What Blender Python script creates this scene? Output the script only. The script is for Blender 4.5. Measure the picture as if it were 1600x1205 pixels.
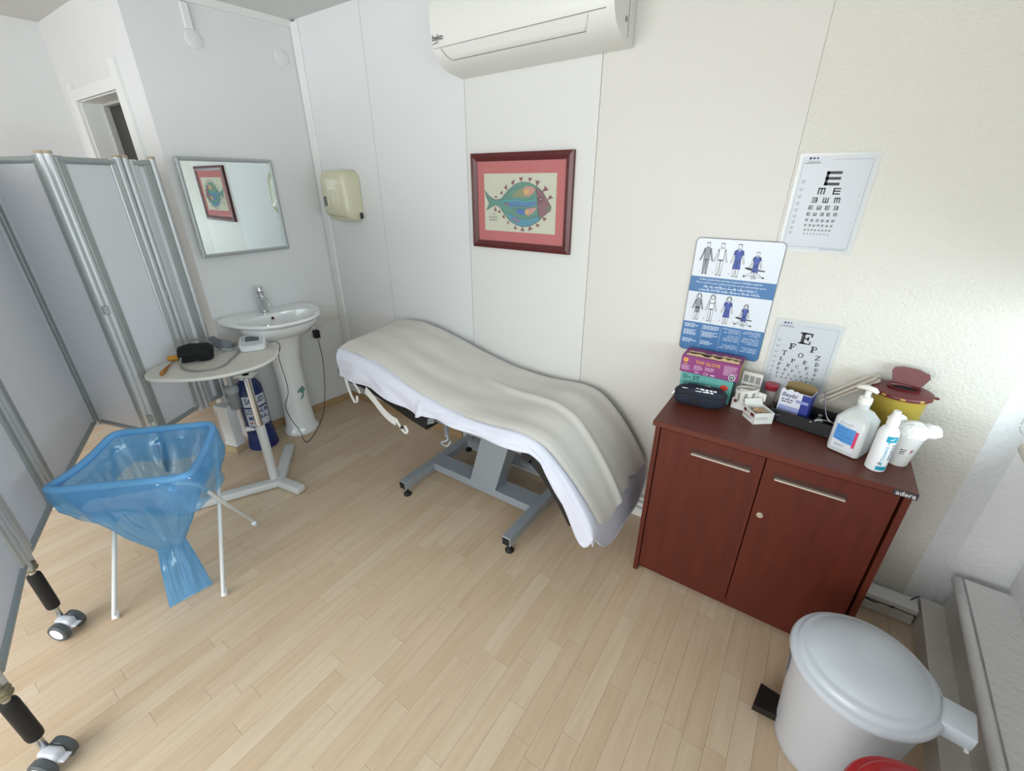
import bpy, bmesh, math, random
from math import sin, cos, pi, radians, sqrt
from mathutils import Vector, Matrix, noise as mnoise

for o in list(bpy.data.objects):
    bpy.data.objects.remove(o)
scene = bpy.context.scene
COL = scene.collection
rnd = random.Random(7)

# ------------------------------------------------------------------ camera
cam_d = bpy.data.cameras.new('camera'); cam = bpy.data.objects.new('camera', cam_d)
COL.objects.link(cam); scene.camera = cam
cam_d.sensor_width = 36; cam_d.sensor_fit = 'HORIZONTAL'; cam_d.lens = 680 / 1600 * 36
cam_d.clip_start = 0.02
PITCH = math.atan(317.5 / 680); HEAD = radians(34.25)
cam.location = (0, 0, 1.6); cam.rotation_euler = (pi / 2 - PITCH, 0, HEAD)

# ------------------------------------------------------------------ world, light, exposure
w = bpy.data.worlds.new('sky'); scene.world = w; w.use_nodes = True
bg = w.node_tree.nodes['Background']; bg.inputs[0].default_value = (0.80, 0.90, 1.0, 1); bg.inputs[1].default_value = 1.2

def area(name, loc, rot, sx, sy, power, col=(1, 1, 1)):
    l = bpy.data.lights.new(name, 'AREA'); l.shape = 'RECTANGLE'; l.size = sx; l.size_y = sy
    l.energy = power; l.color = col
    o = bpy.data.objects.new(name, l); COL.objects.link(o); o.location = loc; o.rotation_euler = rot
    return o
area('daylight_below_blind', (1.10, 1.05, 1.08), (0, radians(90), 0), .28, 1.35, 15, (0.88, 0.94, 1.0))
# daylight through the window in the right wall and through the window behind the camera
area('daylight_side_window', (1.08, -0.55, 1.5), (0, radians(90), 0), 1.4, 2.4, 37, (0.92, 0.96, 1.0))
area('daylight_rear_window', (-1.5, -2.72, 1.55), (radians(90), 0, 0), 3.1, 1.5, 105, (0.97, 0.985, 1.0))
vs = scene.view_settings
vs.view_transform = 'Standard'; vs.look = 'None'; vs.exposure = 0.15; vs.gamma = 1; vs.use_curve_mapping = False

# ------------------------------------------------------------------ helpers
def lin(c):
    if isinstance(c, str):
        c = c.lstrip('#'); c = [int(c[i:i + 2], 16) / 255 for i in (0, 2, 4)]
        c = [x / 12.92 if x <= .04045 else ((x + .055) / 1.055) ** 2.4 for x in c]
    return (*c[:3], 1)

MATS = {}
def mat(name, col='#cccccc', rough=.5, metal=0., var=0., scale=20., bump=0., bscale=60., stretch=None, spec=None, coat=0, trans=0., alpha=None, col2=None):
    if name in MATS: return MATS[name]
    m = bpy.data.materials.new(name); m.use_nodes = True; nt = m.node_tree; N = nt.nodes; L = nt.links
    b = N['Principled BSDF']; b.inputs['Base Color'].default_value = lin(col)
    b.inputs['Roughness'].default_value = rough; b.inputs['Metallic'].default_value = metal
    if spec is not None: b.inputs['Specular IOR Level'].default_value = spec
    if coat: b.inputs['Coat Weight'].default_value = coat; b.inputs['Coat Roughness'].default_value = .08
    if trans: b.inputs['Transmission Weight'].default_value = trans
    tc = None
    if var or bump:
        tc = N.new('ShaderNodeTexCoord'); mp = N.new('ShaderNodeMapping'); L.new(tc.outputs['Object'], mp.inputs[0])
        if stretch: mp.inputs['Scale'].default_value = stretch
    if var:
        n = N.new('ShaderNodeTexNoise'); n.inputs['Scale'].default_value = scale; n.inputs['Detail'].default_value = 5
        L.new(mp.outputs[0], n.inputs['Vector'])
        mx = N.new('ShaderNodeMix'); mx.data_type = 'RGBA'
        c = lin(col); c2 = lin(col2) if col2 else tuple(x * (1 - var) for x in c[:3]) + (1,)
        mx.inputs[6].default_value = c; mx.inputs[7].default_value = c2
        L.new(n.outputs['Fac'], mx.inputs[0]); L.new(mx.outputs[2], b.inputs['Base Color'])
    if bump:
        n2 = N.new('ShaderNodeTexNoise'); n2.inputs['Scale'].default_value = bscale; n2.inputs['Detail'].default_value = 3
        L.new(mp.outputs[0], n2.inputs['Vector'])
        bp = N.new('ShaderNodeBump'); bp.inputs['Strength'].default_value = bump; bp.inputs['Distance'].default_value = .01
        L.new(n2.outputs['Fac'], bp.inputs['Height']); L.new(bp.outputs[0], b.inputs['Normal'])
    if alpha is not None:
        t = N.new('ShaderNodeBsdfTransparent'); ms = N.new('ShaderNodeMixShader'); ms.inputs[0].default_value = alpha
        t.inputs[0].default_value = lin(col)
        L.new(t.outputs[0], ms.inputs[1]); L.new(b.outputs[0], ms.inputs[2]); L.new(ms.outputs[0], N['Material Output'].inputs[0])
    MATS[name] = m
    return m

class MB:
    def __init__(s): s.v = []; s.f = []
    def add(s, vs_, fs, M=None):
        k = len(s.v)
        for p in vs_:
            p = Vector(p); s.v.append(M @ p if M else p)
        s.f += [tuple(i + k for i in f) for f in fs]; return s
    def box(s, x0, x1, y0, y1, z0, z1, M=None):
        return s.add([(x0,y0,z0),(x1,y0,z0),(x1,y1,z0),(x0,y1,z0),(x0,y0,z1),(x1,y0,z1),(x1,y1,z1),(x0,y1,z1)],
                     [(0,3,2,1),(4,5,6,7),(0,1,5,4),(1,2,6,5),(2,3,7,6),(3,0,4,7)], M)
    def rbox(s, x0, x1, y0, y1, z0, z1, r=.005, seg=2, M=None):
        bm = bmesh.new(); t = MB().box(x0, x1, y0, y1, z0, z1)
        vv = [bm.verts.new(p) for p in t.v]
        for f in t.f: bm.faces.new([vv[i] for i in f])
        bmesh.ops.bevel(bm, geom=list(bm.edges), offset=r, segments=seg, affect='EDGES', profile=.5, clamp_overlap=True)
        bm.verts.index_update()
        s.add([v.co.copy() for v in bm.verts], [[v.index for v in f.verts] for f in bm.faces], M); bm.free(); return s
    def tube(s, path, r, n=10, closed=False, cap=True, M=None, flat=None):
        P = [Vector(p) for p in path]; m = len(P); rs = r if isinstance(r, (list, tuple)) else [r] * m
        T = []
        for i in range(m):
            a = P[(i - 1) % m] if (closed or i > 0) else P[i]; b = P[(i + 1) % m] if (closed or i < m - 1) else P[i]
            T.append((b - a).normalized())
        up = Vector((0, 0, 1)) if abs(T[0].z) < .9 else Vector((1, 0, 0))
        u = T[0].cross(up).normalized(); vs_ = []; fs = []
        for i in range(m):
            u = (u - T[i] * u.dot(T[i])).normalized(); vv = T[i].cross(u)
            for k in range(n):
                a = 2 * pi * k / n
                vs_.append(P[i] + (u * cos(a) + vv * sin(a) * (flat or 1)) * rs[i])
        for i in range(m - (0 if closed else 1)):
            j = (i + 1) % m
            for k in range(n): fs.append((i * n + k, i * n + (k + 1) % n, j * n + (k + 1) % n, j * n + k))
        if cap and not closed:
            fs.append(tuple(range(n))[::-1]); fs.append(tuple((m - 1) * n + k for k in range(n)))
        return s.add(vs_, fs, M)
    def lathe(s, prof, c=(0, 0, 0), n=32, M=None, sx=1., sy=1.):
        vs_ = []; fs = []; c = Vector(c); m = len(prof)
        for r, z in prof:
            for k in range(n):
                a = 2 * pi * k / n; vs_.append(c + Vector((r * cos(a) * sx, r * sin(a) * sy, z)))
        for i in range(m - 1):
            for k in range(n): fs.append((i * n + k, i * n + (k + 1) % n, (i + 1) * n + (k + 1) % n, (i + 1) * n + k))
        if prof[0][0] > 1e-5: fs.append(tuple(range(n))[::-1])
        if prof[-1][0] > 1e-5: fs.append(tuple((m - 1) * n + k for k in range(n)))
        return s.add(vs_, fs, M)
    def prism(s, poly, y0, y1, M=None):            # polygon in XZ, extruded along Y
        n = len(poly); vs_ = [(x, y0, z) for x, z in poly] + [(x, y1, z) for x, z in poly]
        fs = [tuple(range(n)), tuple(range(2 * n - 1, n - 1, -1))] + [(i, i + n, (i + 1) % n + n, (i + 1) % n) for i in range(n)]
        return s.add(vs_, fs, M)
    def slab(s, poly, z0, z1, M=None):             # polygon in XY, extruded along Z
        n = len(poly); vs_ = [(x, y, z0) for x, y in poly] + [(x, y, z1) for x, y in poly]
        fs = [tuple(range(n))[::-1], tuple(range(n, 2 * n))] + [(i, (i + 1) % n, (i + 1) % n + n, i + n) for i in range(n)]
        return s.add(vs_, fs, M)
    def flat(s, poly, y=0., M=None):               # flat polygon in XZ
        return s.add([(x, y, z) for x, z in poly], [tuple(range(len(poly)))], M)
    def rect(s, x0, x1, z0, z1, y=0., M=None): return s.flat([(x0, z0), (x1, z0), (x1, z1), (x0, z1)], y, M)
    def grid(s, fn, nu, nv, cu=False, M=None):
        vs_ = [fn(i / (nu if cu else nu - 1), j / (nv - 1)) for i in range(nu) for j in range(nv)]; fs = []
        for i in range(nu if cu else nu - 1):
            for j in range(nv - 1):
                a = (i + 1) % nu; fs.append((i * nv + j, a * nv + j, a * nv + j + 1, i * nv + j + 1))
        return s.add(vs_, fs, M)
    def text(s, body, x, z, size, y=0., align='CENTER', M=None, bold=0., shear=0., sx=1., fn=None):
        c = bpy.data.curves.new('t', 'FONT'); c.body = body; c.size = size; c.align_x = align; c.align_y = 'CENTER'
        c.resolution_u = 2; c.shear = shear; c.offset = bold * size
        o = bpy.data.objects.new('t', c); COL.objects.link(o)
        dg = bpy.context.evaluated_depsgraph_get(); me = o.evaluated_get(dg).to_mesh()
        pts = [(x + p.co.x * sx, y, z + p.co.y) for p in me.vertices]
        if fn: pts = [fn(*p) for p in pts]
        s.add(pts, [tuple(p.vertices) for p in me.polygons], M)
        o.evaluated_get(dg).to_mesh_clear(); bpy.data.objects.remove(o); bpy.data.curves.remove(c)
        return s

WM = {}                                           # world matrix of each object, so that parts are written in world space
def link(o, parent, M):
    COL.objects.link(o); o.parent = parent; WM[o.name] = M
def thing(name, label, cat, loc, rotz=0, group=None):
    o = bpy.data.objects.new(name, None); o.empty_display_size = .05
    M = Matrix.Translation(loc) @ Matrix.Rotation(rotz, 4, 'Z'); link(o, None, M)
    o.location = loc; o.rotation_euler = (0, 0, rotz); o['label'] = label; o['category'] = cat
    if group: o['group'] = group
    return o
def obj(name, mb, m, parent=None, smooth=False, loc=None, label=None, **kw):
    me = bpy.data.meshes.new(name)
    if parent is not None: M = WM[parent.name]
    else: M = Matrix.Translation(loc) if loc is not None else Matrix.Identity(4)  # black cap on the left beam; on the right, painted shade of the hollow end
    I = M.inverted()
    me.from_pydata([I @ Vector(p) for p in mb.v], [], mb.f); me.update()
    bm = bmesh.new(); bm.from_mesh(me); bmesh.ops.recalc_face_normals(bm, faces=bm.faces); bm.to_mesh(me); bm.free()
    if smooth:
        me.shade_smooth()
        if smooth is not True: me.set_sharp_from_angle(angle=radians(smooth))
    me.materials.append(mat(m) if isinstance(m, str) else m)
    o = bpy.data.objects.new(name, me); link(o, parent, M)
    if parent is None and loc is not None: o.location = loc
    if label: o['label'] = label
    for k, v in kw.items(): o[k] = v
    return o
def tag(o, label, cat, group=None):
    o['label'] = label; o['category'] = cat
    if group: o['group'] = group
    return o
def struct(name, mb, m, label=None, **kw):
    o = obj(name, mb, m, None, **kw); o['kind'] = 'structure'
    if label: o['label'] = label
    return o
def T(x, y, z, rz=0, rx=0, ry=0):
    return Matrix.Translation((x, y, z)) @ Matrix.Rotation(rz, 4, 'Z') @ Matrix.Rotation(ry, 4, 'Y') @ Matrix.Rotation(rx, 4, 'X')
def rrect(x0, x1, z0, z1, r, n=5):
    P = []
    for cx, cz, a0 in ((x1 - r, z0 + r, -90), (x1 - r, z1 - r, 0), (x0 + r, z1 - r, 90), (x0 + r, z0 + r, 180)):
        for k in range(n + 1):
            a = radians(a0 + 90 * k / n); P.append((cx + r * cos(a), cz + r * sin(a)))
    return P
def smoothpath(P, k=6, closed=False):
    P = [Vector(p) for p in P]; n = len(P); R = []
    for i in range(n if closed else n - 1):
        g = lambda q: P[q % n] if closed else P[max(0, min(n - 1, q))]
        a, b, c, d = g(i - 1), g(i), g(i + 1), g(i + 2)
        for j in range(k):
            t = j / k
            R.append(.5 * ((2 * b) + (c - a) * t + (2 * a - 5 * b + 4 * c - d) * t * t + (3 * b - a - 3 * c + d) * t ** 3))
    if not closed: R.append(P[-1])
    return R
def interp(tab, x):
    if x <= tab[0][0]: return tab[0][1]
    for (a, b), (c, d) in zip(tab, tab[1:]):
        if x <= c:
            t = (x - a) / (c - a); return b + (d - b) * t
    return tab[-1][1]

# ------------------------------------------------------------------ room numbers (metres; camera stands at x=0, y=0)
YB, ZC = 1.93, 2.46                               # back wall plane, ceiling height
A5 = radians(5.0)                                 # the basin wall stands 5 degrees off square
FL = T(-2.89, YB, 0, radians(90) - A5)
# local frame of basin wall: x right along wall (corner at x=0, room side negative), y into the wall, z up
FL = Matrix(((sin(A5), -cos(A5), 0, -2.89), (cos(A5), sin(A5), 0, YB), (0, 0, 1, 0), (0, 0, 0, 1)))
def lw(s, off, z): return FL @ Vector((-s, -off, z))
ED = lw(.83, 0, 0)                                # outer corner where the basin wall ends
XR = .70                                          # right wall (low part)
A2 = radians(2.5)
FR = Matrix(((-sin(A2), cos(A2), 0, XR), (-cos(A2), -sin(A2), 0, YB), (0, 0, 1, 0), (0, 0, 0, 1)))  # x toward camera, y out of the room

# ------------------------------------------------------------------ materials
mat('paint_white', '#dcdcdb', .62, var=.05, scale=2.2, bump=.05, bscale=90)
mat('paint_panel', '#dbdcdc', .55, var=.04, scale=2.0, bump=.04, bscale=60)
mat('paint_lit_cream', '#d5d2cb', .6, var=.05, scale=2.0, bump=.06, bscale=70)
mat('paint_lit_mid', '#d9d8d4', .58, var=.04, scale=2.0, bump=.05, bscale=65)
mat('plaster_lit_cream', '#d7d4cb', .75, var=.05, scale=3, bump=.42, bscale=85)
mat('paint_ceiling', '#d2d1ce', .8, var=.04, scale=2)
mat('trim_white', '#e2e2df', .5, var=.04, scale=8)
mat('trim_dirty', '#dbd8d1', .6, var=.14, scale=14, bump=.25, bscale=50)
mat('plaster_white', '#e2e2e1', .8, var=.05, scale=4, bump=.5, bscale=45)
mat('gap_dark', '#a5a5a1', .9)
mat('skirting_wood', '#b99a72', .5, var=.25, scale=10, stretch=(1, 1, 14))
mat('grey_trim', '#a9adad', .45, metal=.3)
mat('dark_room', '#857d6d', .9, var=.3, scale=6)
mat('brown_board', '#d0a878', .7, var=.3, scale=8)
mat('black_plastic', '#0f0f10', .4)
mat('black_rubber', '#131314', .65)
mat('chrome', '#d6d8da', .12, metal=1.)
mat('steel', '#c9cac8', .28, metal=1.)
mat('alu', '#cdd0d1', .42, metal=.5, var=.1, scale=30, stretch=(1, 1, .1))
mat('alu_dark', '#a3a9a8', .45, metal=.35)
mat('white_plastic', '#e8e9ea', .3)
mat('white_ceramic', '#eceeee', .12, coat=.6)
mat('white_matte', '#e6e7e8', .7)

# ------------------------------------------------------------------ floor: laminate strips laid away from the camera
floor = struct('floor', MB().box(-4.3, 1.05, -2.65, 2.1, -.03, -.009), mat('floor_base', '#a88d69', .8), label='pale laminate floor')
def wood_floor(name, objattr):
    m = bpy.data.materials.new(name); m.use_nodes = True; nt = m.node_tree; N = nt.nodes; L = nt.links; b = N['Principled BSDF']
    at = N.new('ShaderNodeAttribute'); at.attribute_name = 'tone'; at.attribute_type = 'OBJECT' if objattr else 'GEOMETRY'
    tc = N.new('ShaderNodeNewGeometry'); mp = N.new('ShaderNodeMapping'); mp.inputs['Scale'].default_value = (26, 2.2, 1)
    off = N.new('ShaderNodeVectorMath'); off.operation = 'ADD'
    cm = N.new('ShaderNodeCombineXYZ'); ml = N.new('ShaderNodeMath'); ml.operation = 'MULTIPLY'; ml.inputs[1].default_value = 37.0
    L.new(at.outputs['Fac'], ml.inputs[0]); L.new(ml.outputs[0], cm.inputs[0]); L.new(ml.outputs[0], cm.inputs[1])
    L.new(tc.outputs['Position'], off.inputs[0]); L.new(cm.outputs[0], off.inputs[1]); L.new(off.outputs[0], mp.inputs[0])
    n = N.new('ShaderNodeTexNoise'); n.inputs['Scale'].default_value = 1.6; n.inputs['Detail'].default_value = 6; n.inputs['Distortion'].default_value = .6
    L.new(mp.outputs[0], n.inputs['Vector'])
    r = N.new('ShaderNodeValToRGB'); e = r.color_ramp.elements
    e[0].position = 0; e[0].color = lin('#cab296'); e[1].position = 1; e[1].color = lin('#d3c1a9')
    q = r.color_ramp.elements.new(.35); q.color = lin('#cdb79c'); q = r.color_ramp.elements.new(.7); q.color = lin('#cfba9f')
    L.new(at.outputs['Fac'], r.inputs[0])
    r2 = N.new('ShaderNodeValToRGB'); r2.color_ramp.elements[0].position = .32; r2.color_ramp.elements[0].color = (.88, .85, .81, 1)
    r2.color_ramp.elements[1].position = .62; r2.color_ramp.elements[1].color = (1, 1, 1, 1); L.new(n.outputs['Fac'], r2.inputs[0])
    mx = N.new('ShaderNodeMix'); mx.data_type = 'RGBA'; mx.blend_type = 'MULTIPLY'; mx.inputs[0].default_value = .75
    L.new(r.outputs[0], mx.inputs[6]); L.new(r2.outputs[0], mx.inputs[7]); L.new(mx.outputs[2], b.inputs['Base Color'])
    b.inputs['Roughness'].default_value = .38; b.inputs['Specular IOR Level'].default_value = .4
    MATS[name] = m; return m
wood_floor('laminate_piece', True); wood_floor('laminate_rest', False)
fw = Vector((-sin(HEAD) * cos(PITCH), cos(HEAD) * cos(PITCH), -sin(PITCH))); rt = Vector((cos(HEAD), sin(HEAD), 0)); upv = rt.cross(fw)
def project(p):
    q = Vector(p) - Vector((0, 0, 1.6)); z = q.dot(fw)
    return None if z < .1 else (800 + 680 * q.dot(rt) / z, 602.5 - 680 * q.dot(upv) / z)
strips = []; SW = .0645
r_ = random.Random(11); row = 0; x = -4.25
while x < .98:
    y = -2.6 - r_.random() * .6
    while y < YB + .01:
        ln = r_.choice((.28, .36, .45, .52, .62, .7)) * (.9 + .2 * r_.random())
        y0, y1 = max(y, -2.62), min(y + ln, YB + .02); y += ln
        if y1 - y0 > .02: strips.append((x, x + SW, y0, y1, r_.random()))
    x += SW; row += 1
def vis(s):
    pts = [project((px, py, 0)) for px in (s[0], s[1]) for py in (s[2], s[3])]
    if any(p is None for p in pts): return 0
    cx = sum(p[0] for p in pts) / 4; cy = sum(p[1] for p in pts) / 4
    if not (-40 < cx < 1600 and 500 < cy < 1260): return 0
    (ax, ay), (bx, by), (ex, ey), (dx, dy) = pts
    return abs((bx - ax) * (ey - ay) - (by - ay) * (ex - ax))
strips.sort(key=vis, reverse=True)
unit = MB().box(.0045, .9955, 0, 1, -1, 0); um = bpy.data.meshes.new('floor_strip')
um.from_pydata([tuple(p) for p in unit.v], [], unit.f); um.update(); um.materials.append(MATS['laminate_piece'])
for s in strips[:300]:
    o = bpy.data.objects.new('floor_strip', um); COL.objects.link(o); o.parent = floor
    o.location = (s[0], s[2], 0); o.scale = (s[1] - s[0], s[3] - s[2] - .0006, .009); o['tone'] = s[4]
rest = MB(); tones = []
for s in strips[300:]:
    rest.box(s[0] + .0003, s[1] - .0003, s[2], s[3] - .0006, -.009, 0); tones += [s[4]] * 6
ro = obj('floor_strips', rest, MATS['laminate_rest'], floor, kind='stuff')
a_ = ro.data.attributes.new('tone', 'FLOAT', 'FACE'); a_.data.foreach_set('value', tones)

# ------------------------------------------------------------------ ceiling and walls
struct('ceiling', MB().box(-4.35, 1.15, -2.75, 2.2, ZC, ZC + .08), 'paint_ceiling', 'matt white ceiling')
wb = struct('wall_back', MB().box(-3.05, .6145, YB + .014, YB + .12, 0, ZC).box(.6145, 1.15, YB + .075, YB + .12, 0, ZC), 'gap_dark', 'white panelled back wall')
seams = [-2.85, -2.276, -1.590, -.882, -.139, .613]
for i in range(5):
    m_ = ('paint_panel', 'paint_panel', 'paint_lit_mid', 'paint_lit_cream', 'plaster_lit_cream')[i]  # tints step toward cream, putting the warmer light on the right into the colour
    obj('wall_panel', MB().box(seams[i] + (.0004 if i == 4 else .0012), seams[i + 1] - (.0004 if i == 3 else -.0012 if i == 4 else .0012), YB, YB + .016, 0, ZC), m_, wb)
obj('splay_panel', MB().slab([(.6145, YB), (.718, YB + .062), (1.10, YB + .062), (1.10, YB + .075), (.70, YB + .075), (.6145, YB + .016)], 0, ZC), 'plaster_white', wb)  # strip beside the window, its angle shaped to catch more side light
obj('corner_trim', MB().rbox(-2.886, -2.817, YB - .012, YB + .016, .0, ZC - .01, .003, 1), 'trim_white', wb)
# basin wall
wl = struct('wall_left', MB().box(-.83, .14, 0, .12, 0, ZC, FL), 'paint_white', 'white wall behind the basin')
obj('ceiling_trim', MB().box(-.83, -.0, -.012, 0, ZC - .035, ZC, FL), 'trim_white', wl)
obj('wall_patch', MB().prism([(-.155, .797), (-.012, .765), (-.010, .665), (-.09, .655), (-.19, .628), (-.274, .632), (-.21, .72)], -.003, 0, FL), mat('patch_beige', '#d2d0ca', .6), wl)
struct('baseboard_left', MB().box(-.83, 0, -.014, 0, 0, .052, FL), 'skirting_wood', 'wooden skirting under the basin')
struct('baseboard_back', MB().box(-2.89, -1.72, YB - .014, YB, 0, .055), 'skirting_wood', 'wooden skirting behind the couch head')
# recess with the doorway left of the basin wall
ye = ED.y
wn = MB(); wn.box(-4.25, -3.93, ye, ye + .13, 0, ZC); wn.box(-3.25, ED.x, ye, ye + .13, 0, ZC); wn.box(-3.93, -3.25, ye, ye + .13, 2.06, ZC)
struct('wall_recess', wn, 'paint_white', 'white wall with the doorway')
struct('wall_side', MB().box(-4.35, -4.15, -2.75, ye + 1.3, 0, ZC), 'paint_white', 'white wall at the far left')
dr = struct('door_1', MB().box(-3.93, -3.91, ye - .0, ye + .13, 0, 2.06).box(-3.27, -3.25, ye, ye + .13, 0, 2.06).box(-3.93, -3.25, ye, ye + .13, 2.04, 2.06), 'trim_white', 'white door frame above the folding screen')
obj('architrave', MB().box(-4.01, -3.92, ye - .018, ye, 0, 2.13), 'trim_white', dr)
obj('architrave', MB().box(-3.26, -3.17, ye - .018, ye, 0, 2.17), 'trim_white', dr)
obj('architrave', MB().box(-3.92, -3.26, ye - .018, ye, 2.045, 2.10), 'trim_white', dr)
obj('door_stop', MB().box(-3.91, -3.895, ye + .10, ye + .13, 0, 2.04).box(-3.895, -3.27, ye + .10, ye + .13, 2.028, 2.04), mat('grey_paint', '#b5b5b2', .6), dr)
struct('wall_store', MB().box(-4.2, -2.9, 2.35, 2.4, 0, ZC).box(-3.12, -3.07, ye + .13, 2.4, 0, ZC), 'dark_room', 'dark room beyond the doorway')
sh = thing('store_shelf', 'brown wooden shelf in the dark room beyond the doorway', 'shelf', (-4.0, 2.2, 0))
obj('board', MB().rbox(-4.14, -3.3, 2.1, 2.34, 1.40, 1.86, .006, 1), 'brown_board', sh)
obj('upright', MB().box(-4.14, -4.10, 2.1, 2.34, 0, 2.1).box(-3.34, -3.30, 2.1, 2.34, 0, 2.1), 'brown_board', sh)

# right wall: low box, ledge, recessed wall with the window
def fr(mb, m, name, parent=None): return obj(name, mb, m, parent)
struct('trim_1', MB().box(0, 3.2, -.035, .035, 0, .093, FR), 'trim_dirty', 'low boxed pipe casing along the right wall')
lg = MB().box(-.0, 3.2, .035, .30, 0, .235, FR)
wr = struct('wall_right', lg, 'trim_dirty', 'low ledge of the right wall')
obj('ledge_edge', MB().tube([FR @ Vector((k * .2, .030, .232)) for k in range(17)], .017, 10), 'plaster_white', wr, smooth=True)
obj('ledge_top', MB().box(0, 3.2, .046, .30, .235, .249, FR), 'plaster_white', wr)
WY0, WY1, WZ0, WZ1 = .10, 3.8, .93, 2.2           # window opening along the wall
rw = MB()
rw.box(-.05, WY0, .175, .36, .24, ZC, FR); rw.box(WY0, WY1, .175, .36, .24, WZ0, FR); rw.box(WY0, WY1, .175, .36, WZ1, ZC, FR); rw.box(WY1, 4.7, .0, .36, 0, ZC, FR)
obj('upper_wall', rw, 'plaster_white', wr)
w1 = struct('window_1', MB().box(WY0, WY0 + .05, .28, .34, WZ0, WZ1, FR).box(WY1 - .05, WY1, .28, .34, WZ0, WZ1, FR)
            .box(WY0, WY1, .28, .34, WZ0, WZ0 + .05, FR).box(WY0, WY1, .28, .34, WZ1 - .05, WZ1, FR).box(1.5, 1.56, .28, .34, WZ0, WZ1, FR), 'white_plastic', 'white framed window in the right wall')
obj('pane', MB().box(WY0 + .05, 1.5, .305, .309, WZ0 + .05, WZ1 - .05, FR), mat('window_glass', '#f4fafa', .05, alpha=.06), w1)
obj('pane', MB().box(1.56, WY1 - .05, .305, .309, WZ0 + .05, WZ1 - .05, FR), mat('window_glass'), w1)
obj('sill', MB().rbox(.235, WY1 + .05, -.085, .30, WZ0 - .035, WZ0, .014, 3, FR), mat('sill_cream', '#cfcbc0', .45), w1)
# wall behind the camera with its window
rb = MB(); RX0, RX1 = -3.1, .1
rb.box(-4.35, RX0, -2.7, -2.6, 0, ZC); rb.box(RX1, 1.1, -2.7, -2.6, 0, ZC); rb.box(RX0, RX1, -2.7, -2.6, 0, .8); rb.box(RX0, RX1, -2.7, -2.6, 2.3, ZC)
struct('wall_front', rb, 'paint_white', 'white wall behind the viewer')
struct('window_2', MB().box(RX0, RX0 + .05, -2.68, -2.62, .8, 2.3).box(RX1 - .05, RX1, -2.68, -2.62, .8, 2.3).box(RX0, RX1, -2.68, -2.62, .8, .85).box(RX0, RX1, -2.68, -2.62, 2.25, 2.3).box(-1.53, -1.47, -2.68, -2.62, .8, 2.3), 'white_plastic', 'window behind the viewer')

# cable trunking along the back wall
t2 = struct('trim_2', MB().rbox(-1.66, -.362, YB - .075, YB, .0, .05, .004, 1), 'trim_white', 'white cable trunking behind the couch')
obj('trunking_lid', MB().box(-1.66, -.362, YB - .055, YB, .053, .075).box(-1.66, -.362, YB - .035, YB, .078, .095), 'trim_white', t2)
t3 = struct('trim_3', MB().rbox(.41, .655, YB - .075, YB, .0, .045, .004, 1), 'trim_dirty', 'grubby open cable trunking beside the cabinet')
obj('trunking_lid', MB().rbox(.41, .655, YB - .085, YB - .015, .065, .092, .004, 1, T(0, 0, 0)), 'trim_white', t3)
obj('wire', MB().tube(smoothpath([(.42, YB - .07, .05), (.48, YB - .082, .058), (.55, YB - .08, .05), (.6, YB - .06, .055), (.64, YB - .03, .1), (.655, YB - .02, .11)]), .0025, 6), 'black_plastic', t3)
obj('wire', MB().tube(smoothpath([(.42, YB - .08, .056), (.5, YB - .088, .05), (.56, YB - .085, .056), (.62, YB - .07, .05)]), .002, 6), 'trim_white', t3)

# ================================================================== storage cabinet
mat('mahogany', '#642a1a', .45, var=.45, scale=7, stretch=(6, 6, .7), col2='#451b11', spec=.35)
mat('mahogany_top', '#642f22', .4, var=.4, scale=6, stretch=(.8, 6, 6), col2='#502418', spec=.4)
cab = thing('storage_cabinet', 'reddish brown two-door wooden cabinet against the back wall', 'cabinet', (.02, 1.72, 0))
X0, X1, YF = -.360, .403, 1.515
body = MB().box(X0, X0 + .018, YF - .003, YB - .005, 0, .757).box(X1 - .018, X1, YF - .003, YB - .005, 0, .757).box(X0 + .018, X1 - .018, YB - .02, YB - .006, .02, .757).box(X0 + .018, X1 - .018, YF + .02, YB - .02, .035, .052).box(X0 + .018, X1 - .018, YF + .03, YF + .045, 0, .035)
obj('carcass', body, 'mahogany', cab)
top = obj('cabinet_top', MB().rbox(-.369, .409, 1.498, YB - .002, .757, .78, .002, 1), 'mahogany_top', cab)
for k, (a, b, h0, h1) in enumerate(((X0 + .021, .0185, -.216, -.018), (.0215, X1 - .025, .058, .259))):
    dmb = MB().rbox(a, b, YF, YF + .018, .038, .748, .0015, 1)
    dd = obj('door', dmb, 'mahogany', cab)
    obj('handle_recess', MB().rbox(h0 - .004, h1 + .004, YF - .0008, YF + .002, .680, .700, .001, 1), mat('recess_brown', '#3b1a13', .5), dd)
    obj('handle', MB().rbox(h0, h1, YF - .014, YF + .001, .678, .6835, .0015, 1), mat('handle_steel', '#e4ddd0', .3, metal=.7), dd, label='slim brushed metal handle')
    if k: obj('lock', MB().lathe([(.0, .010), (.006, .010), (.0065, .006), (.0105, .006), (.011, 0)], n=20, M=T(.049, YF, .515) @ Matrix.Rotation(pi / 2, 4, 'X')), mat('lock_nickel', '#cfc6b4', .3, metal=.6), dd, smooth=30)
bd = obj('badge', MB().rbox(.352, .409, 1.4955, 1.4985, .758, .779, .001, 1), mat('badge_grey', '#3a3a3c', .4), top)
obj('lettering', MB().text('adera', .381, .7685, .021, 1.495, bold=.01), mat('print_light', '#d7d7d5', .5), bd)

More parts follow.
